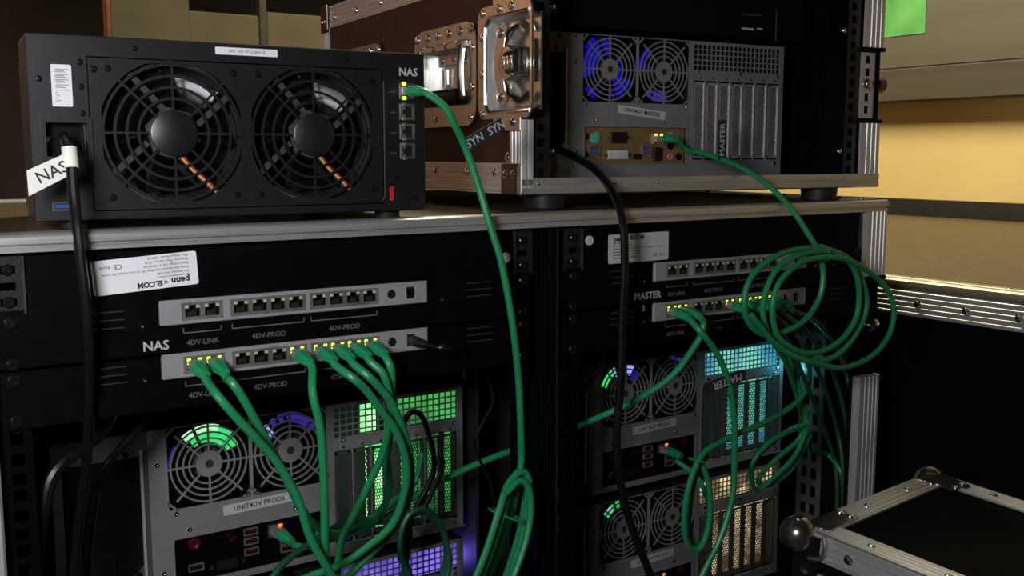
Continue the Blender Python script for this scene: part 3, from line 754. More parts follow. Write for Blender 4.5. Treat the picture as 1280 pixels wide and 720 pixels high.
# butterfly latch on the visible side
lt = MB()
hole = (-22, 74, LZ0+8, LZ1-14)
def side_plate(y0, y1, z0, z1, h, x0, x1):
    m = MB(); m.holes(y0, y1, z0, z1, [h] if h else [], x0, x1)
    m.v = [(v[1], v[0], v[2]) for v in m.v]; return m
def ring_plate(y0, y1, z0, z1, h, x0, x1, ro=14, ri=7):
    A = rounded(y0, y1, z0, z1, ro, 6); B = rounded(*h, ri, 6); n = len(A)
    m = MB(); m.add([(x0, y, z) for y, z in A]+[(x0, y, z) for y, z in B]+[(x1, y, z) for y, z in A]+[(x1, y, z) for y, z in B],
        [q for i in range(n) for j in [(i+1) % n] for q in ((i, j, n+j, n+i), (2*n+i, 3*n+i, 3*n+j, 2*n+j), (i, 2*n+i, 2*n+j, j), (n+i, n+j, 3*n+j, 3*n+i))])
    return m
latch = ring_plate(-26, 92, LZ0, LZ1, hole, -3.4, -1).obj('latch_plate', 'zinc', t, smooth=0)
m = MB(); y0, y1, z0, z1 = hole
m.box(10, 12, y0, y1, z0, z1)
m.loft([[(-3, y0, z0), (-3, y1, z0), (11, y1-6, z0+6), (11, y0, z0+6)], [(-3, y0, z0-1.5), (-3, y1, z0-1.5), (11, y1-6, z0+4.5), (11, y0, z0+4.5)]])
m.loft([[(-3, y0, z1), (-3, y1, z1), (11, y1-6, z1-6), (11, y0, z1-6)], [(-3, y0, z1+1.5), (-3, y1, z1+1.5), (11, y1-6, z1-4.5), (11, y0, z1-4.5)]])
m.loft([[(-3, y1, z0), (-3, y1, z1), (11, y1-6, z1-6), (11, y1-6, z0+6)], [(-3, y1+1.5, z0), (-3, y1+1.5, z1), (11, y1-4.5, z1-6), (11, y1-4.5, z0+6)]])
m.obj('latch_dish', 'zinc', latch, smooth=0)
rim = MB().tube([(-3.6, y0, z0-1), (-3.6, y1-8, z0-1), (-3.6, y1+1, z0+8), (-3.6, y1+1, z1-8), (-3.6, y1-8, z1+1), (-3.6, y0, z1+1)], 2.2, 8); rim.obj('latch_rim', 'steel', latch)
m = MB(); mid = (z0+z1)/2
pl = [(56, mid-20), (60, mid-12), (60, mid+12), (54, mid+34), (42, mid+46), (34, mid+40), (24, mid+22), (20, mid+8), (20, mid-8), (24, mid-22), (34, mid-40), (42, mid-46), (52, mid-34)]
m.prism([(y, z) for y, z in pl], 'x', 0, 3); m.obj('latch_wing', 'zinc', latch)
for q in (-34, 34): rivet(latch, (-.2, 46, mid+q), '-x', 5.5, 3)
MB().lathe((4, 22, mid), (-1, 0, 0), [(19, 0), (19, 9), (17, 11), (4, 11.5)], 24).obj('latch_drum', 'zinc', latch)
for q in (-10, 0, 8): MB().lathe((-1, 8+q*.9, mid), (0, -1, 0), [(15, 0), (15, 5), (13.5, 6)], 20).obj('latch_disc', 'steel', latch)
for q in ((26, 4), (20, -5)): rivet(latch, (-7.6, q[0], mid+q[1]), '-x', 2.4, 1.6)
for q in (-1, 1):
    MB().tube(smooth_path([(4, 40, mid+q*16), (-1, 22, mid+q*34), (2, 4, mid+q*40), (4, -8, mid+q*34)]), 4, 8).obj('latch_hook', 'steel', latch)
MB().box(2, 8, -22, -16, mid-22, mid+22, .6).obj('catch', 'steel', latch)
for y, z in ((82, LZ0+6), (82, LZ0+50), (82, LZ0+90), (80, LZ1-6), (42, LZ1-5), (16, LZ1-5), (44, LZ0-4), (14, LZ0-4)): rivet(latch, (-3.6, y, z), '-x', 4.6, 2.8)
MB().box(-3.2, -1, -2, 58, LZ0-14, LZ0+1, .8).obj('latch_tab', 'zinc', latch)
MB().box(-3.2, -1, -2, 58, LZ1-1, LZ1+14, .8).obj('latch_tab', 'zinc', latch)
# recessed carrying handles
def handle(y0):
    y1 = y0+168; z0, z1 = 76, 194
    h = ring_plate(y0, y1, z0, z1, (y0+22, y1-22, z0+26, z1-26), -3, -.8, 24, 5)
    hd = h.obj('handle_plate', 'zinc', t, smooth=0)
    m = MB(); m.box(14, 16, y0+22, y1-22, z0+26, z1-26)
    for a, c, d, e in ((y0+20, y0+22, z0+26, z1-26), (y1-22, y1-20, z0+26, z1-26), (y0+22, y1-22, z0+24, z0+26), (y0+22, y1-22, z1-26, z1-24)): m.box(-2, 15, a, c, d, e)
    m.obj('handle_dish', 'zinc', hd, smooth=0)
    m = MB(); m.box(-8, -3, y0+18, y1-18, z1-30, z1-20, 2); m.obj('hinge_bar', 'zinc', hd)
    for q in range(4): rivet(hd, (-8.2, y0+34+q*33, z1-25), '-x', 2.6, 1.6, 'dark_steel')
    for a in (y0+27, y1-27): MB().tube(smooth_path([(-6, a, z1-25), (-9, a, z1-50), (-8, a, z0+42), (-7, a, z0+34)]), 4.2, 10).obj('handle_arm', 'steel', hd)
    MB().tube([(-7, y0+24, z0+34), (-7, y0+30, z0+34), (-7, y1-30, z0+34), (-7, y1-24, z0+34)], [6, 9.5, 9.5, 6], 14).obj('grip', 'rubber', hd)
    e = MB(); e.tube([(13.6, y1-50, z0+70), (13.6, y1-50, z0+50)], 1.6, 6); e.tube([(13.6, y1-70, z0+70), (13.6, y1-70, z0+52), (13.6, y1-62, z0+52), (13.6, y1-62, z0+70)], 1.6, 6); e.ring((0, 0), 1, 1.2, 0, .1, 3); e.obj('embossed_mark', 'zinc', hd)
    MB().box(11, 14, y0+40, y1-40, z1-44, z1-30, .6).obj('spring_plate', 'zinc', hd)
    for q in range(3): rivet(hd, (10.8, y0+52+q*32, z1-37), '-x', 3, 2)
    for k in range(6): rivet(hd, (-3.2, y0+10+k*29.5, z1-9), '-x', 5, 3)
    for k in range(4): rivet(hd, (-3.2, y0+12+k*48, z0+10), '-x', 4.6, 3)
    for a in (y0+9, y1-9):
        for zz in (z0+44, z0+88): rivet(hd, (-3.2, a, zz), '-x', 4.6, 3)
handle(98); handle(372)
# inner black unit above the computer (closed drawer) and the computer itself
b = CL(60, 80, 200)
t2 = root('rack_drawer', CL(275, 120, 196), 'black rack unit at the top of the upper case, with a small silver badge', 'rack panel', None, CR)
MB().box(-236, 236, -12, 260, 0, 60, 1).obj('body', 'matt_black', t2)
m = MB(); m.box(124, 145, -12.8, -12, 10.5, 13.5, .3); m.box(150, 160, -12.8, -12, 12, 14.5, .3); m.obj('badge', 'grey_label', t2)
MB().box(126, 156, -12.6, -12, 30, 30.8).obj('print_line', 'print_dim', t2)
MB().box(184, 184.8, -12.6, -12, -2, 40).obj('print_line', 'print_dim', t2)
chassis('UNIT4DV MASTER', CL(189.9, 110, 147-HZ), CR, 'tan', ([(80, 200, 17, 38, 8, 'lit_blue'), (-75, -20, 16, 38, 7, 'lit_blue'), (-20, 40, 17, 24, 8, 'lit_blue'), (215, 240, 34, 42, 3, 'lit_blue'), (120, 145, 39, 44, 3, 'lit_blue')], [(125, 175, 25, 38, 9, 'lit_blue'), (235, 290, 25, 37, 9, 'lit_violet')]), 1,
        [], [None]*7, 'grey computer labelled MASTER in the upper flight case')
p = CL(140, 190, 160)

# ------------------------------------------------------------------ storage box on the rack
NR = -.041
nas = root('storage_server', (27.5, 34.2, -3), 'black storage box with two large round fans standing on the rack', 'storage box', None, NR)
t = nas; nz = 9.2
FX = (109, 231); FZc = nz+69
m = MB().holes(0, 340, nz, nz+144, [(43, 298, nz+6, nz+129), (9.5, 42.5, nz+49, nz+77.5), (303, 308, nz+8, nz+24)], 0, 12)
m.obj('rear_bezel', 'nas_grey', t, smooth=0)
m = MB(); 
m.prism(rounded(-.6, 340.6, nz-.6, nz+144.6, 5), 'y', 3, 16); m.v = [v for v in m.v]
sh = MB()
for a in (rounded(-1, 341, nz-1, nz+145, 6),):
    inner = rounded(1.2, 338.8, nz+1.2, nz+142.8, 4.5)
    sh.loft([[(x, 1.2, z) for x, z in inner], [(x, 2.5, z) for x, z in a], [(x, 14, z) for x, z in a], [(x, 14, z) for x, z in inner]])
ring = MB(); n = len(inner)
vs = [(x, -.1, z) for x, z in inner]+[(x, 1.6, z) for x, z in a]+[(x, 40, z) for x, z in a]
ring.add(vs, [(i, (i+1) % n, n+(i+1) % n, n+i) for i in range(n)]+[(n+i, n+(i+1) % n, 2*n+(i+1) % n, 2*n+i) for i in range(n)])
ring.obj('bezel_edge', 'nas_grey', t)
m = MB(); m.box(20, 338, 38, 243, nz+1, nz+2.5); m.box(20, 338, 38, 243, nz+139.5, nz+141); m.box(20, 21.5, 38, 243, nz+1, nz+141); m.box(336.5, 338, 38, 243, nz+1, nz+141); m.box(20, 338, 241, 243, nz+1, nz+141); m.box(2, 338, 38, 40, nz+1, nz+141)
m.obj('housing', 'deck_brown' if False else 'black_plastic', t, smooth=0)
MB().box(14, 326, 46, 48, nz+4, nz+138).obj('inner_wall', 'matt_black', t)
# fan carrier plate with its two openings
m = MB()
m.circ_plate(44, 170, nz+7, nz+128, FX[0], FZc, 59.5, .6, 2.6, 64, 56.5)
m.circ_plate(170, 297, nz+7, nz+128, FX[1], FZc, 59.5, .6, 2.6, 64, 56.5)
m.obj('fan_plate', 'nas_grey', t, smooth=0)
def ngrill():
    m = MB(); m.lathe((0, 0, 0), (0, -1, 0), [(19, -1.6), (19, 1.2), (18.3, 1.6)], 36)
    for r in (28.5, 37.7, 47, 56): m.ring((0, 0), r-1.1, r+1.1, -.6, 1.2, 56)
    for k in range(8):
        a = k*math.pi/4; m.bar((17*math.cos(a), 17*math.sin(a)), (59.6*math.cos(a), 59.6*math.sin(a)), 2.0, -.3, 1.1)
    return m
def nframe():
    m = MB(); m.ring((0, 0), 57, 60, 8, 34, 40)
    for a in (R(20), R(110), R(200), R(290)): m.bar((22*math.cos(a), 22*math.sin(a)), (58*math.cos(a+.25), 58*math.sin(a+.25)), 5, 5, 8)
    m.lathe((0, 0, 0), 'y', [(23, 5), (23, 8)], 6)
    return m
for i, x in enumerate(FX):
    put('fan_grill', shared('nas_grill', ngrill, 'nas_grey'), t, (x, 1.2, FZc))
    f = put('fan', shared('nas_fan_frame', nframe, 'fan_grey'), t, (x, 0, FZc))
    put('fan_blades', shared('nas_blades', lambda: blades_mb(7, 55, 22, 12, 30), 'fan_black'), f)
    put('fan_hub', shared('nas_hub', lambda: MB().lathe((0, 0, 0), 'y', [(20, 10), (22, 12), (22, 34), (3, 34)], 28), 'fan_black'), f)
    for k, (mt, d) in enumerate((('wire_yellow', 0), ('wire_red', 2.4), ('fan_black', 4.6))):
        MB().tube(smooth_path([(6+d, 4, -20-d*.2), (14+d, 4.2, -30), (26+d, 4, -41), (36+d, 4.4, -52), (44+d, 8, -56)]), .95, 6).obj('fan_wire', mt, f)
for p in ((58.6, 120), (160, 120), (181, 120), (287, 118), (58, 17), (160, 17), (181, 17), (287, 20), (48, 119)): screw(t, (p[0], .6, nz+p[1]), 'black_screw', 2.8)
for p in ((7.8, 110), (38, 105), (38, 124), (80, 136.5), (262, 136.5), (38, 84), (330, 10), (310, 30)): screw(t, (p[0], 0, nz+p[1]), 'black_screw', 2.4)
# rating sticker, serial strip
lb = MB().prism(rounded(16.6, 31.6, nz+89, nz+121.5, 1.2), 'y', -.3, 0).obj('rating_sticker', 'white_label', t)
m = MB()
for k in range(26):
    z = nz+117.5-k*1.0
    if k % 4 == 3: continue
    w = 9.5 if k < 17 else 3.2
    m.box(19.5, 19.5+w-((k*7) % 4), -.38, -.3, z, z+.45)
m.obj('lettering', 'print_dim', lb, smooth=0)
lb = MB().prism(rounded(145.2, 198.8, nz+135.2, nz+141.4, .8), 'y', -.4, 0).obj('serial_strip', 'white_label', t)
MB().text('S/N: XN 1912280018', 172, nz+138.3, 3.6, -.45, 0, 'CENTER', .04).obj('lettering', 'print_dim', lb, smooth=0)
MB().text('NAS', 323.8, nz+127.2, 10.2, -.15, 0, 'CENTER', .12, .22).obj('name_lettering', 'print_white', t, smooth=0)
# mains inlet
m = MB(); m.holes(7, 45, nz+46.5, nz+80, [(10.5, 41.5, nz+50, nz+76.5)], -1, 1); m.obj('inlet_frame', 'black_plastic', t, smooth=0)
m = MB(); m.box(10, 42, 14, 15, nz+49, nz+77); m.obj('inlet_socket', 'gloss_black', t)
# network ports
for k, z in enumerate((110.1, 91, 72.6, 54.7)):
    zc = nz+z
    p = MB().holes(315, 329.6, zc-7.2, zc+7.2, [(317.6, 327.2, zc-5.2, zc+5.2)], -1.2, .4).obj('network_port', 'zinc', t, smooth=0)
    MB().box(317.4, 327.4, -.35, .2, zc-5.4, zc+5.4).obj('port_back', 'port_black', p)
    m = MB(); m.box(317.6, 319.6, -.9, -.3, zc-5.2, zc-2.4); m.box(317.6, 319.6, -.9, -.3, zc+2.4, zc+5.2); m.obj('port_step', 'port_metal', p)
    for s in (-1, 1):
        MB().box(316.8, 320.8, -1.9, -1.1, zc+s*6.6-1.5, zc+s*6.6+1.5, .3).obj('led', 'led_yellow' if k == 0 else 'port_metal', p)
for k, z in enumerate((112, 93, 74, 56)):
    m = MB(); m.text('LAN%d' % (k+1), 307.5, nz+z-3, 2.6, -.05, 0, 'CENTER', .04); m.obj('lettering', 'print_dim', t, smooth=0)
o = MB().box(303.4, 307.6, -.2, 3, nz+8.5, nz+22.5, .5).obj('drive_port', 'esata_red', t)
m = MB().holes(12.5, 27, nz+7.5, nz+14.5, [(13.5, 26, nz+8.5, nz+13.5)], -1, .5); o = m.obj('usb_port', 'zinc', t, smooth=0)
MB().box(14, 25.5, -.5, .5, nz+9.5, nz+12.5).obj('tongue', 'usb_blue', o)
MB().tube([(298.5, -.6, nz+118), (298.5, -.6, nz+14), (296, -.6, nz+9)], .8, 6).obj('plate_edge', 'fan_grey', t)
for x in (30, 310):
    for y in (22, 215): MB().lathe((x, y, 0), 'z', [(11, 0), (12, 1.5), (12, 9.4)], 20).obj('rubber_foot', 'rubber', t)

# ------------------------------------------------------------------ long case along the wall
b = (1800, 400, FZ)
t = root('long_case', b, 'long case with a brown top and ribbed aluminium edge beside the rack', 'flight case')
Y0, Y1, ZT = -700, 1500, -117
MB(b).box(1156, 2478, Y0, Y1, ZT-10, ZT-1.5).obj('top_panel', 'deck_brown', t)
MB(b).box(1153, 2478, Y0+3, Y1-3, FZ+90, ZT-6).obj('body', 'case_black', t)
q = [(1150, ZT-13), (1149.2, ZT-8), (1149.8, ZT-3), (1152, ZT-.6), (1156, ZT), (1164, ZT), (1165, ZT-.9), (1167, ZT-.9), (1168, ZT), (1184, ZT), (1184, ZT-2.5), (1156, ZT-2.5), (1152.5, ZT-6), (1152.5, ZT-13)]
MB(b).prism(q, 'y', Y0, Y1).obj('top_edge', 'alu_warm', t)
q = [(x+1150, z) for z, x in flange(ZT-15, ZT-51, 0, 2.5, .7, (.1, .3, .5, .7, .9))]
MB(b).prism(q, 'y', Y0, Y1).obj('side_edge', 'alu_y', t)
MB(b).box(1152.4, 1156, Y0, Y1, ZT-16, ZT-12).obj('edge_strip', 'partition', t)
y = -640.0
while y < 1480:
    rivet(t, (1149.4-b[0], y-b[1], ZT-33-b[2]), '-x', 4.2, 2.6)
    rivet(t, (1176-b[0], y+30-b[1], ZT-b[2]), 'z', 2.6, 1.6)
    y += 74
for x in (1250, 2350):
    for yy in (-500, 1300):
        MB(b).box(x-40, x+40, yy-40, yy+40, FZ+70, FZ+90).cyl((x-18, yy, FZ+36), 'x', 36, 36, 20).obj('castor', 'rubber', t)

# ------------------------------------------------------------------ small case in the lower right corner (stands slightly tilted)
ex = Vector((.992416, .122927, .00007)).normalized(); ey = Vector((-.122555, .989370, .078279)); ey = (ey-ex*ey.dot(ex)).normalized(); ez = ex.cross(ey)
LC = Vector((694.3, -167.1, -316.1)); HB = 704.0
base = LC-ez*HB
t = root('small_case', base, 'black case with aluminium edges and ball corners in the lower right corner', 'flight case')
rm = Matrix((ex, ey, ez)).transposed(); t.rotation_euler = rm.to_euler()
WX, WY = 272.0, 640.0; h = HB
MB().box(3, WX-3, -WY+3, -3, 0, h-4).obj('body', 'case_black', t)
def lidflange(rows): return flange(0, 30, 0, 2.4, .7, rows)
rw = (.15, .38, .62, .85)
MB().prism([(x, h-zz) for x, zz in lidflange(rw)], 'y', -WY, 0).obj('top_edge', 'alu_y', t)
MB().prism([(WX-x, h-zz) for x, zz in lidflange(rw)], 'y', -WY, 0).obj('top_edge', 'alu_y', t)
MB().prism([(-y, h-zz) for y, zz in lidflange(rw)], 'x', 0, WX).obj('top_edge', 'alu', t)
MB().prism([(-WY+y, h-zz) for y, zz in lidflange(rw)], 'x', 0, WX).obj('top_edge', 'alu', t)
MB().prism([(zz, h-x) for x, zz in flange(0, 30, 0, 2.4, .7, rw)], 'y', -WY, 0).obj('side_edge', 'alu_y', t)
MB().prism([(zz, h-x) for x, zz in flange(44, 78, 0, 2.4, .7, rw)], 'y', -WY, 0).obj('lid_edge', 'alu_y', t)
MB().prism([(zz, -x) for x, zz in flange(0, 28, 0, 2.4, .7, rw)], 'z', 0, h-80).obj('corner_edge', 'alu_z', t)
for y in (-72, -150, -228): rivet(t, (15, y, h+.3), 'z', 3.6, 2.2)
for y in (-58, -136, -214): rivet(t, (-.5, y, h-16), '-x', 4, 2.4)
for x in (105, 190): rivet(t, (x, -14, h+.3), 'z', 3.6, 2.2)
for y in (-80, -160, -240): rivet(t, (WX-14, y, h+.3), 'z', 3.6, 2.2)
def lobes(cx, cy, dx, dy, w=24, L=44):
    n = []
    px, py = -dy, dx
    def q(a, c): return (cx+dx*a+px*c, cy+dy*a+py*c)
    n.append(q(0, -w/2)); n.append(q(L-w/4, -w/2))
    for k in range(1, 6): a = R(-90+30*k); n.append(q(L-w/4+w/4*math.cos(a), -w/4+w/4*math.sin(a)))
    for k in range(1, 7): a = R(-90+30*k); n.append(q(L-w/4+w/4*math.cos(a), w/4+w/4*math.sin(a)))
    n.append(q(0, w/2)); return n
for cx, cy, dx, dy in ((2, -3, 1, 0), (WX-2, -3, 0, -1)):
    c = MB(); c.lathe((cx-3 if dx else cx+2, cy+3, h-10 if dx else h-13), 'z', [(19*math.cos(a), 19*math.sin(a)) for a in [R(-80+16*k) for k in range(11)]], 24)
    c = c.obj('ball_corner', 'corner_zinc', t)
    if dx: pts = lobes(cx+6, cy-12, 1, -.0, 26, 60)
    else: pts = lobes(cx-14, cy-4, -.25, -.97, 34, 46)
    MB().prism(pts, 'z', h-.5, h+1.6).obj('corner_plate', 'corner_zinc', c)
    if dx:
        for k in (-6, 6): rivet(c, (cx+58, cy-12+k, h+1.5), 'z', 3.8, 2.4)
        MB().prism([(-z_, y_) for z_, y_ in [(0, 0)]]+[(h-8, -2), (h-8, -26), (h-66, -24), (h-70, -14), (h-66, -2)] if False else [(y_, z_) for y_, z_ in ((2, h-6), (-26, h-6), (-26, h-70), (-20, h-78), (-4, h-78), (2, h-70))], 'x', -2.6, -.6).obj('corner_plate', 'matt_black', c)
        for zz in (h-46, h-66): rivet(c, (-2.8, -12, zz), '-x', 4, 2.6)
        MB().tube(smooth_path([(-2, -30, h-2), (-3, -33, h-14), (-3, -28, h-26), (-3, -16, h-30)]), 2.4, 8).obj('corner_bead', 'zinc', c)
    else:
        for k in (-8, 8): rivet(c, (cx-22+k, cy-42, h+1.5), 'z', 3.8, 2.4)
        MB().prism(lobes(cx-2, cy-10, -1, 0, 24, 40), 'z', h-.6, h+1.4).obj('corner_plate', 'corner_zinc', c)

# ------------------------------------------------------------------ cables
def boot(m, p, d, L=20):
    """tapering moulded boot from p along unit vector d"""
    d = Vector(d).normalized(); p = Vector(p); u = Vector((0, 0, 1)).cross(d).normalized(); w = d.cross(u); secs = []
    for a, hw, hh in ((0, 6.2, 5), (L*.35, 6.4, 5.2), (L*.5, 5.8, 4.8), (L*.8, 4.5, 4.2), (L, 3.9, 3.9)):
        c = p+d*a; k = .45
        secs.append([c+u*x+w*z for x, z in ((-hw, -hh*k), (-hw*k, -hh), (hw*k, -hh), (hw, -hh*k), (hw, hh*k), (hw*k, hh), (-hw*k, hh), (-hw, hh*k))])
    m.loft(secs)
def cable(kind, pts, r, label, ends=(), mt='green_cable', group=None, extras=None, sub=6):
    b = tuple(pts[0])
    t = root(kind, b, label, 'cable', group)
    MB(b).tube(smooth_path(pts, sub), r, 10).obj('jacket', mt, t)
    for p, d in ends:
        dd = Vector(d).normalized(); q = Vector(p)
        m = MB(b); boot(m, q+dd*8, dd); m.obj('plug_boot', 'green_boot', t)
        k = MB(b); u = Vector((0, 0, 1)).cross(dd).normalized(); w = dd.cross(u)
        secs = [[q+dd*a+u*x+w*z for x, z in ((-5.6, -3.6), (5.6, -3.6), (5.6, 3.6), (-5.6, 3.6))] for a in (-7, 9)]
        k.loft(secs); k.obj('plug', 'clear_plug', t)
    if extras: extras(t, b)
    return t
def tie(p, r, ax, mt='green_cable'):
    def f(t, b):
        d = Vector(ax).normalized(); u = d.orthogonal().normalized(); w = d.cross(u); c = Vector(p)
        MB(b).tube([c+(u*math.cos(a)+w*math.sin(a))*r for a in [2*math.pi*k/14 for k in range(15)]], 1.2, 6).obj('cable_tie', mt, t)
    return f
def flag(p, q, wid, s, mt, tm, size, flip=False, sx=.5, hand=False, upside=0):
    """flat name flag from p to q (both on a plane y = const), lettered s"""
    def f(t, b):
        P, Q = Vector(p), Vector(q); d = Q-P; ang = math.atan2(d.z, d.x); L = math.hypot(d.x, d.z); y = P.y
        n = (-math.sin(ang)*wid/2, math.cos(ang)*wid/2)
        c = [(P.x-n[0], P.z-n[1]), (Q.x-n[0], Q.z-n[1]), (Q.x+n[0], Q.z+n[1]), (P.x+n[0], P.z+n[1])]
        fl_ = MB(b).prism(c, 'y', y-.5, y+.5).obj('name_flag', mt, t)
        m = MB(b); C = P+d*sx
        m.text(s, C.x, C.z, size, y-.6, ang+(math.pi if flip else 0), 'CENTER', .06, .12)
        m.obj('lettering', tm, fl_, smooth=0)
    return f

def both(*fs):
    def f(t, b):
        for g in fs: g(t, b)
    return f
def nastag(t, b):
    tp = [(16.0, -11.0, 46.1), (44.8, -11.0, 59.5), (43.9, -11.0, 41.6), (16.5, -11.0, 27.3)]
    p = [Vector(q) for q in tp]
    m = MB(b); sec = []
    for dy in (-.3, .3): sec.append([(q.x, q.y+dy, q.z) for q in p])
    fl_ = m.loft(sec).obj('name_flag', 'tape_white', t)
    c = (p[0]+p[1]+p[2]+p[3])/4; a = math.atan2(p[1].z-p[0].z, p[1].x-p[0].x)
    MB(b).text('NAS', c.x+3, c.z+1, 12.5, p[0].y-.6, a, 'CENTER', .05, .1).obj('lettering', 'ink', fl_, smooth=0)
    q0, q1 = Vector((47.1, -6.0, 63.1)), Vector((47.2, -10.0, 47.6))
    MB(b).tube([q0, q0*.66+q1*.34, q0*.33+q1*.67, q1], 5.6, 14).obj('tape_wrap', 'tape_white', t)
cable('patch_cable', [(135.6, -26.5, -117.3), (135.6, -36.5, -122.8), (135.3, -62.0, -129.1), (151.1, -66.0, -151.1), (164.8, -66.0, -168.2), (181.6, -64.0, -190.8), (198.6, -62.0, -223.9), (210.0, -60.0, -261.8), (227.0, -58.0, -295.3), (250.6, -50.0, -337.5)], 3.6, 'green patch cable from the first port of the lower left switch', ends=[((135.6, -4.5, -113.8), (0, -1, -.18))], group='green patch cables')
cable('patch_cable', [(151.9, -26.5, -117.3), (151.9, -36.5, -122.8), (149.7, -54.0, -121.6), (158.3, -56.0, -136.7), (174.0, -52.0, -167.0), (192.3, -44.0, -202.5), (213.8, -30.0, -244.2), (236.3, -10.0, -272.3), (271.7, 20.0, -296.8), (323.8, 50.0, -302.5)], 3.6, 'green patch cable from the second port of the lower left switch', ends=[((151.9, -4.5, -113.8), (0, -1, -.18))], group='green patch cables')
cable('patch_cable', [(225.2, -26.5, -117.3), (225.2, -36.5, -122.8), (218.5, -52.0, -140.1), (223.3, -54.0, -167.9), (225.4, -54.0, -198.4), (226.6, -52.0, -239.5), (228.0, -48.0, -282.4), (235.9, -40.0, -315.4), (247.1, -30.0, -348.0)], 3.6, 'green patch cable hanging straight down beside the PROD6 fans', ends=[((225.2, -4.5, -113.8), (0, -1, -.18))], group='green patch cables')
cable('patch_cable', [(247.0, -26.5, -117.3), (247.0, -36.5, -122.8), (253.5, -54.0, -130.4), (266.0, -54.0, -142.5), (281.8, -52.0, -164.2), (299.1, -48.0, -188.6), (310.5, -42.0, -218.5), (312.6, -34.0, -248.0), (304.9, -24.0, -279.9), (283.4, -14.0, -300.8), (259.4, -8.0, -314.3), (229.0, -4.0, -320.7), (196.4, 0.0, -331.5)], 3.6, 'green patch cable bowing furthest left of the four right-hand ports', ends=[((247.0, -4.5, -113.8), (0, -1, -.18))], group='green patch cables')
cable('patch_cable', [(263.3, -26.5, -117.3), (263.3, -36.5, -122.8), (270.4, -50.0, -131.8), (280.9, -50.0, -143.1), (293.3, -48.0, -158.7), (306.3, -42.0, -183.0), (318.2, -34.0, -211.3), (324.6, -24.0, -244.6), (323.6, -14.0, -269.7), (307.2, -4.0, -300.6), (279.8, 0.0, -324.0), (257.5, 0.0, -342.8)], 3.6, 'green patch cable with the widest bow in front of the green slots', ends=[((263.3, -4.5, -113.8), (0, -1, -.18))], group='green patch cables')
cable('patch_cable', [(279.6, -26.5, -117.3), (279.6, -36.5, -122.8), (287.2, -44.0, -132.1), (291.6, -44.0, -144.1), (295.5, -42.0, -161.7), (297.5, -34.0, -185.7), (296.7, -20.0, -216.4), (290.9, -6.0, -243.4), (281.3, 6.0, -273.4), (268.7, 10.0, -300.0), (262.9, 8.0, -334.6), (262.1, 4.0, -361.1)], 3.6, 'green patch cable curving left below the ninth port', ends=[((279.6, -4.5, -113.8), (0, -1, -.18))], group='green patch cables')
cable('patch_cable', [(295.8, -26.5, -117.3), (295.8, -36.5, -122.8), (297.8, -40.0, -131.2), (300.3, -36.0, -149.0), (305.9, -24.0, -181.7), (312.4, 0.0, -221.0), (328.5, 30.0, -266.5), (328.6, 56.0, -298.6), (296.3, 70.0, -314.6), (269.2, 70.0, -312.1)], 3.6, 'green patch cable from the last port, running behind the others', ends=[((295.8, -4.5, -113.8), (0, -1, -.18))], group='green patch cables')
cable('patch_cable', [(240.3, 60.0, -313.2), (255.6, 58.0, -318.3), (282.4, 64.0, -318.0), (318.2, 72.0, -318.1), (345.7, 80.0, -307.5), (368.3, 84.0, -297.6), (388.5, 86.0, -282.8), (396.5, 86.0, -254.6)], 3.2, 'thin green cable from the orange-lit port of PROD6', ends=[((251.0, 128.0, -324.0), (.15, -1, -.1))], group='green patch cables')
cable('patch_cable', [(186.1, 10.0, -351.4), (211.9, 24.0, -318.9), (259.9, 40.0, -303.8), (300.2, 55.0, -299.2), (337.5, 60.0, -310.0), (359.0, 70.0, -307.2), (376.9, 80.0, -334.7), (372.6, 80.0, -365.3), (364.5, 80.0, -398.6)], 3.4, 'shaded green cable sagging under the PROD6 bundle', mt='green_shaded', group='green patch cables')
cable('patch_cable', [(414.2, 70.0, -375.0), (407.1, 69.3, -391.7), (390.8, 68.6, -395.7), (374.3, 67.9, -384.4), (365.2, 67.2, -359.7), (363.5, 66.5, -335.6), (369.2, 65.8, -316.4), (383.3, 65.1, -310.2), (400.2, 64.4, -323.4), (410.4, 63.7, -345.1), (410.3, 63.0, -370.8), (402.6, 62.3, -391.5), (388.6, 61.6, -393.9), (370.9, 60.9, -381.8), (358.8, 60.2, -358.1), (358.2, 59.5, -330.1), (366.5, 58.8, -312.4), (379.4, 58.1, -306.5), (395.1, 57.4, -316.8), (408.0, 56.7, -343.1), (409.3, 56.0, -368.9), (398.7, 55.3, -388.2), (383.3, 54.6, -393.9), (367.8, 53.9, -379.2), (355.2, 53.2, -355.0), (352.0, 52.5, -327.5), (361.3, 51.8, -306.0), (377.1, 51.1, -302.6), (392.2, 50.4, -313.4), (403.3, 49.7, -337.5), (406.6, 49.0, -368.1), (397.4, 48.3, -386.8), (379.0, 47.6, -391.0), (361.9, 46.9, -378.6)], 3.2, 'small shaded green coil in front of the purple computer', mt='green_shaded', group='green patch cables')
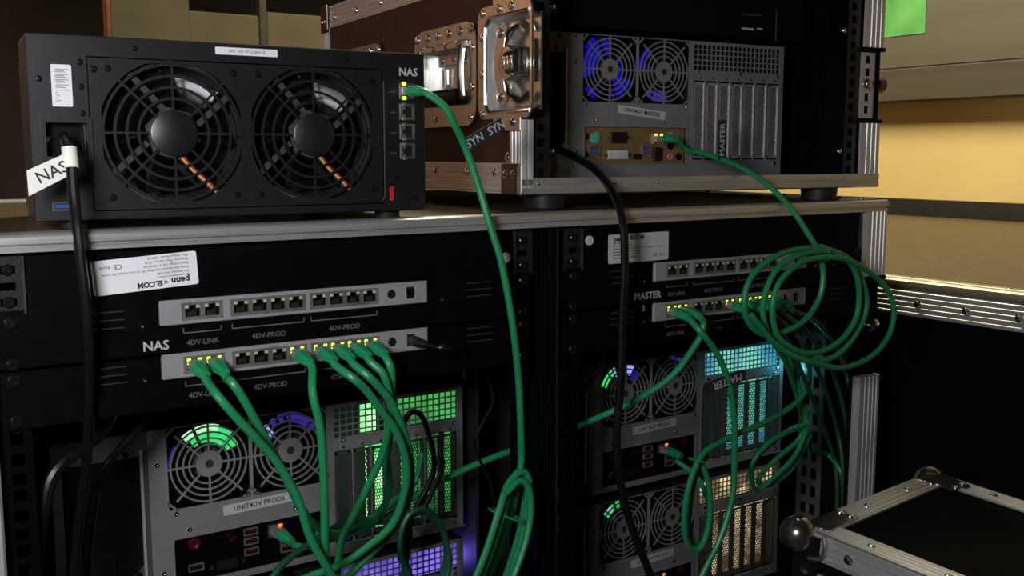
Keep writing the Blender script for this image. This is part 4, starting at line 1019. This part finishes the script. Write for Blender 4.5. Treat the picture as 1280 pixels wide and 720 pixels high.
cable('patch_cable', [(349.4, -6.0, 114.4), (350.2, -16.0, 112.6), (364.3, -24.0, 100.3), (374.2, -24.0, 84.7), (389.6, -18.0, 63.0), (402.1, -20.0, 28.8), (410.6, -26.0, -7.2), (421.4, -30.0, -45.4), (433.1, -30.0, -100.3), (441.9, -28.0, -156.7), (446.1, -26.0, -205.9), (449.8, -22.0, -244.1), (445.4, -20.0, -272.7), (444.8, -12.0, -299.9), (428.0, -14.0, -337.6), (401.5, -15.0, -389.4), (400.0, -16.0, -413.8), (418.3, -15.0, -402.2), (442.9, -14.0, -349.3), (457.5, -12.0, -310.9), (463.1, -10.0, -275.4), (456.7, -9.0, -264.5), (446.2, -10.0, -275.7), (436.8, -19.0, -296.2), (420.2, -21.0, -333.5), (394.4, -22.0, -385.0), (396.6, -23.0, -410.1), (416.3, -22.0, -398.9), (442.1, -21.0, -346.8), (456.4, -19.0, -308.5), (460.5, -17.0, -268.0), (453.4, -16.0, -257.0), (440.4, -17.0, -267.7), (427.8, -26.0, -292.3), (411.4, -28.0, -329.2), (386.3, -29.0, -380.2), (391.4, -30.0, -405.8), (412.0, -29.0, -395.1), (438.8, -28.0, -343.6), (452.8, -26.0, -305.6), (455.7, -24.0, -272.7), (447.2, -23.0, -261.5), (433.0, -24.0, -271.8), (420.8, -33.0, -288.8), (404.5, -35.0, -325.4), (380.1, -36.0, -375.9), (388.0, -37.0, -402.1), (409.6, -36.0, -391.7), (437.3, -35.0, -340.9), (451.1, -33.0, -303.2), (452.8, -31.0, -264.5), (443.9, -30.0, -253.3), (427.7, -31.0, -263.2), (411.1, -40.0, -284.8), (395.1, -42.0, -320.9), (371.4, -43.0, -371.0), (382.8, -44.0, -397.8), (405.5, -43.0, -388.0), (434.5, -42.0, -337.9), (447.9, -40.0, -300.4), (448.2, -38.0, -270.7), (437.7, -37.0, -259.3), (420.0, -38.0, -268.7)], 3.5, 'long green cable from the storage box down to a tied bundle', ends=[((349.2, 19.0, 116.3), (0, -1, -.06))], group='green patch cables', extras=both(flag((391.0, -20.0, 67.0), (429.0, -20.0, 86.0), 13, 'SYN  SYN', 'ink', 'print_white', 11), tie((431.2, -24.0, -296.9), 19, (.45, 0, 1))), sub=7)
cable('patch_cable', [(663.4, -26.5, -117.3), (663.4, -36.5, -122.8), (665.2, -48.0, -132.0), (682.3, -48.0, -148.7), (700.1, -48.0, -172.9), (713.5, -46.0, -199.3), (722.2, -44.0, -226.4), (727.3, -42.0, -258.1), (730.3, -40.0, -298.4), (729.9, -40.0, -321.9), (723.3, -40.0, -348.9), (709.1, -40.0, -379.2), (692.4, -40.0, -401.9), (674.6, -40.0, -426.1)], 3.6, 'green cable with an upside-down MASTER flag hanging over PROD1', ends=[((663.4, -4.5, -113.8), (0, -1, -.18))], group='green patch cables', extras=flag((672.0, -48.0, -196.0), (735.0, -48.0, -187.0), 13, 'MASTER', 'ink', 'print_white', 12, True, .56))
cable('patch_cable', [(679.7, -26.5, -117.3), (679.7, -36.5, -122.8), (672.4, -44.0, -125.4), (671.1, -42.0, -137.9), (663.2, -36.0, -154.8), (654.7, -28.0, -172.9), (642.5, -20.0, -187.6), (626.2, -10.0, -201.2), (603.0, 0.0, -213.5), (582.4, 20.0, -228.3), (570.4, 52.0, -246.3), (550.7, 66.0, -255.7), (518.1, 66.0, -261.5), (486.4, 66.0, -265.4), (456.2, 72.0, -273.4), (428.2, 84.0, -285.9), (395.3, 92.0, -300.6), (366.6, 96.0, -316.5), (338.6, 96.0, -324.7)], 3.6, 'green cable crossing from the MASTER switch behind the post into the left bay', ends=[((679.7, -4.5, -113.8), (0, -1, -.18))], group='green patch cables')
cable('patch_cable', [(753.0, -26.5, -117.3), (753.0, -36.5, -122.8), (734.4, -50.0, -120.5), (755.5, -50.0, -137.8), (792.3, -40.0, -161.5), (835.2, -20.0, -191.5), (885.8, 10.0, -233.1), (909.4, 20.0, -266.2), (918.0, 20.0, -286.4), (891.8, 18.0, -288.3), (851.2, 14.0, -297.6), (821.5, 12.0, -314.7), (812.0, 14.0, -340.0)], 3.5, 'green cable from the sixth right-hand port down to the tied loops', ends=[((753.0, -4.5, -113.8), (0, -1, -.18))], group='green patch cables')
cable('patch_cable', [(774.8, -26.5, -117.3), (774.8, -36.5, -122.8), (764.4, -46.0, -124.6), (807.9, -44.0, -158.8), (864.5, -20.0, -209.7), (945.3, 20.0, -279.8), (1002.2, 40.0, -347.8), (1001.0, 30.0, -395.2), (1001.8, 30.0, -491.4)], 2.9, 'shaded green cable, first of the four dropping behind the coil', mt='green_shaded', ends=[((774.8, -4.5, -113.8), (0, -1, -.18))], group='green patch cables')
cable('patch_cable', [(791.1, -26.5, -117.3), (791.1, -36.5, -122.8), (785.8, -42.0, -125.2), (837.6, -36.0, -159.2), (921.2, 0.0, -222.3), (999.5, 36.0, -302.1), (1000.6, 22.0, -365.2), (999.0, 16.0, -486.0)], 2.9, 'shaded green cable, second of the four dropping behind the coil', mt='green_shaded', ends=[((791.1, -4.5, -113.8), (0, -1, -.18))], group='green patch cables')
cable('patch_cable', [(807.4, -26.5, -117.3), (807.4, -36.5, -122.8), (803.5, -38.0, -123.5), (863.2, -26.0, -155.5), (959.5, 14.0, -219.0), (997.8, 18.0, -295.7), (998.2, 8.0, -372.0), (996.8, 4.0, -481.4)], 2.9, 'shaded green cable, third of the four dropping behind the coil', mt='green_shaded', ends=[((807.4, -4.5, -113.8), (0, -1, -.18))], group='green patch cables')
cable('patch_cable', [(823.6, -26.5, -117.3), (823.6, -36.5, -122.8), (826.6, -32.0, -124.4), (896.1, -10.0, -147.1), (995.2, 28.0, -208.5), (995.5, 4.0, -283.6), (996.6, -2.0, -369.0), (996.0, -8.0, -477.1)], 2.9, 'shaded green cable, last of the four dropping behind the coil', mt='green_shaded', ends=[((823.6, -4.5, -113.8), (0, -1, -.18))], group='green patch cables')
cable('patch_cable', [(870.5, 10.0, -190.6), (883.6, 6.0, -221.8), (901.8, 10.0, -255.8), (910.0, 12.0, -282.4), (869.3, 6.0, -286.3), (828.1, 2.0, -295.1), (808.3, 6.0, -319.0), (820.9, 10.0, -352.7), (848.7, 6.0, -340.3), (880.9, 2.0, -317.0), (904.8, 6.0, -287.6), (897.0, 14.0, -304.9), (856.2, 16.0, -325.7), (833.4, 18.0, -344.9), (851.7, 16.0, -353.9), (887.4, 12.0, -337.3), (916.2, 10.0, -299.6), (942.7, 30.0, -326.7), (999.6, 50.0, -346.5), (1001.2, 32.0, -359.0), (1001.6, 22.0, -380.9), (1000.7, 14.0, -474.4)], 3.2, 'tied green loops hanging beside the glowing vents', group='green patch cables', extras=tie((902.3, 8.0, -281.4), 9, (0, .3, 1)))
cable('patch_cable', [(898.3, 0.0, -187.0), (898.9, 0.0, -225.7), (875.2, -6.0, -242.8), (836.6, -14.0, -252.8), (787.3, -24.0, -258.1), (744.3, -30.0, -260.7), (714.4, -32.0, -265.9), (689.9, -32.0, -274.0), (673.5, -32.0, -295.1), (663.6, -32.0, -328.3), (665.2, -30.0, -361.7), (674.9, -28.0, -382.2), (687.4, -28.0, -388.8), (699.5, -28.0, -376.2), (706.1, -28.0, -347.2), (702.5, -28.0, -313.5), (691.7, -28.0, -288.3)], 3.4, 'green cable looping down in front of the PROD1 and PROD2 fans', group='green patch cables', extras=tie((680.1, -31.0, -280.9), 9, (.3, 0, 1)))
cable('patch_cable', [(739.1, 66.0, -316.0), (745.5, 50.0, -324.5), (746.6, 30.0, -335.5), (739.5, 10.0, -350.4), (730.6, -5.0, -366.7), (719.9, -10.0, -386.3), (705.3, -12.0, -390.3), (692.5, -12.0, -379.8), (686.2, -14.0, -356.9), (687.4, -18.0, -318.2), (691.5, -22.0, -293.5), (704.8, -22.0, -280.8)], 3.2, 'thin green cable from the red-lit port of PROD1', ends=[((779.5, 130.0, -324.0), (.12, -1, -.1))], group='green patch cables')
_m = CL(189.9+77, 104, 147-84)
cable('patch_cable', [tuple(Vector(_m)+Vector((2, -24, -1)))]+[(805.6, 130.0, 63.3), (802.5, 105.0, 60.2), (807.5, 75.0, 52.4), (815.7, 40.0, 40.0), (825.4, 10.0, 21.4), (834.4, -20.0, -7.0), (843.2, -40.0, -37.1), (853.7, -46.0, -55.0), (849.5, -50.0, -57.4), (856.9, -50.4, -80.7), (851.6, -50.7, -109.2), (827.1, -51.0, -132.9), (790.2, -51.4, -143.7), (753.8, -51.8, -141.5), (729.4, -52.1, -121.2), (726.0, -52.5, -93.7), (741.9, -52.8, -70.3), (779.9, -53.1, -53.4), (828.1, -53.5, -48.9), (866.1, -53.9, -53.7), (901.7, -54.2, -68.7), (925.6, -54.5, -96.7), (932.0, -54.9, -129.9), (910.7, -55.3, -160.8), (875.9, -55.6, -180.9), (832.3, -56.0, -180.3), (789.8, -56.3, -165.5), (764.4, -56.6, -146.0), (751.2, -57.0, -122.5), (751.7, -57.4, -97.8), (767.8, -57.7, -71.5), (798.6, -58.0, -56.8), (839.2, -58.4, -52.8), (873.3, -58.7, -58.0), (900.4, -59.1, -76.9), (911.6, -59.5, -104.0), (907.8, -59.8, -136.1), (882.2, -60.1, -160.2), (843.4, -60.5, -170.7), (809.2, -60.9, -166.9), (775.4, -61.2, -149.2), (763.0, -61.5, -128.5), (760.8, -61.9, -106.2), (771.1, -62.2, -82.2), (801.9, -62.6, -64.3), (834.2, -63.0, -59.7), (876.7, -63.3, -63.6), (921.8, -63.6, -80.8), (960.2, -64.0, -107.1), (973.6, -64.4, -135.3), (963.4, -64.7, -164.7), (931.7, -65.0, -185.5), (882.1, -65.4, -193.2), (833.5, -65.7, -182.6), (795.1, -66.1, -170.2), (761.8, -66.5, -152.6), (737.2, -66.8, -130.8), (720.9, -67.2, -115.8)], 3.4, 'green cable from the MASTER computer ending in a big coil', ends=[(_m, (-.07, -1, -.03))], group='green patch cables', extras=both(flag((807.6, 70.0, 98.8), (807.9, 70.0, 51.4), 14, 'MASTER', 'ink', 'print_white', 11, True, .5), tie((848.7, -56.0, -55.8), 10, (1, 0, .3))), sub=6)
cable('power_cable', [(627.8, 165.0, 64.1), (628.7, 150.0, 60.3), (623.5, 118.0, 52.9), (613.0, 70.0, 39.7), (587.5, 10.0, 18.0), (569.0, -30.0, -9.0), (567.9, -36.0, -53.7), (565.7, -36.0, -111.6), (564.7, -36.0, -178.7), (561.9, -34.0, -238.5), (569.3, -34.0, -291.8), (583.3, -34.0, -334.3), (599.7, -34.0, -371.0), (620.2, -34.0, -415.0)], 4.4, 'thick black power cable hanging from the upper flight case over PROD1', mt='black_cable', group='black cables')
cable('power_cable', [(48.8, 26.0, 71.3), (47.7, 6.0, 66.2), (47.5, -8.0, 56.5), (47.0, -12.0, 41.0), (46.9, -16.0, 21.3), (46.6, -24.0, 0.7), (47.2, -26.0, -23.2), (48.8, -26.0, -47.6), (50.5, -22.0, -85.2), (51.1, -10.0, -131.4), (49.9, 10.0, -187.8), (44.7, 30.0, -246.3), (37.9, 40.0, -317.5)], 4.2, 'black power cable with a handwritten NAS tape flag', mt='black_cable', group='black cables', extras=nastag)
cable('power_cable', [(365.6, 70.0, -240.5), (364.9, 66.0, -215.9), (370.3, 62.0, -202.5), (382.0, 60.0, -207.1), (393.1, 62.0, -234.5), (398.6, 64.0, -261.5), (392.8, 66.0, -283.3), (377.6, 72.0, -313.2), (369.9, 80.0, -355.9)], 3.0, 'black cable arched in front of the green vent of PROD6', mt='black_cable', group='black cables')
cable('power_cable', [(411.0, 70.0, -230.6), (404.2, 62.0, -250.8), (405.8, 60.0, -265.1), (388.5, 64.0, -302.7), (373.8, 72.0, -319.4), (365.1, 80.0, -363.6)], 2.8, 'black cable loop beside the green slots of PROD6', mt='black_cable', group='black cables')
cable('power_cable', [(625.0, 60.0, -159.5), (617.5, 62.0, -180.5), (604.6, 66.0, -201.1), (597.9, 72.0, -214.5), (597.7, 90.0, -225.6)], 3.0, 'black lead bent behind the left edge of PROD1', mt='black_cable', group='black cables')
cable('power_cable', [(458.4, 60.0, -167.8), (470.6, 62.0, -202.7), (457.6, 64.0, -227.6), (449.6, 66.0, -253.1), (470.2, 70.0, -293.3), (480.4, 70.0, -331.4)], 1.6, 'thin black wire hanging in the dark gap right of PROD6', mt='black_cable', group='black cables')
cable('power_cable', [(122.3, 70.0, -157.2), (106.6, 60.0, -174.4), (87.0, 54.0, -191.3), (72.4, 50.0, -205.4), (65.5, 60.0, -231.5), (59.3, 66.0, -274.9), (51.9, 70.0, -332.6)], 3.4, 'black power cable drooping in front of the PROD6 power supply', mt='black_cable', group='black cables')
cable('power_cable', [(5.0, 20.0, -301.4), (15.7, 20.0, -237.1), (23.8, 22.0, -202.9), (36.0, 26.0, -188.2), (52.6, 34.0, -180.8), (71.6, 44.0, -169.1), (90.3, 64.0, -144.6), (99.6, 70.0, -118.6)], 5.5, 'thick black cable looping across the lower left corner', mt='black_cable', group='black cables')
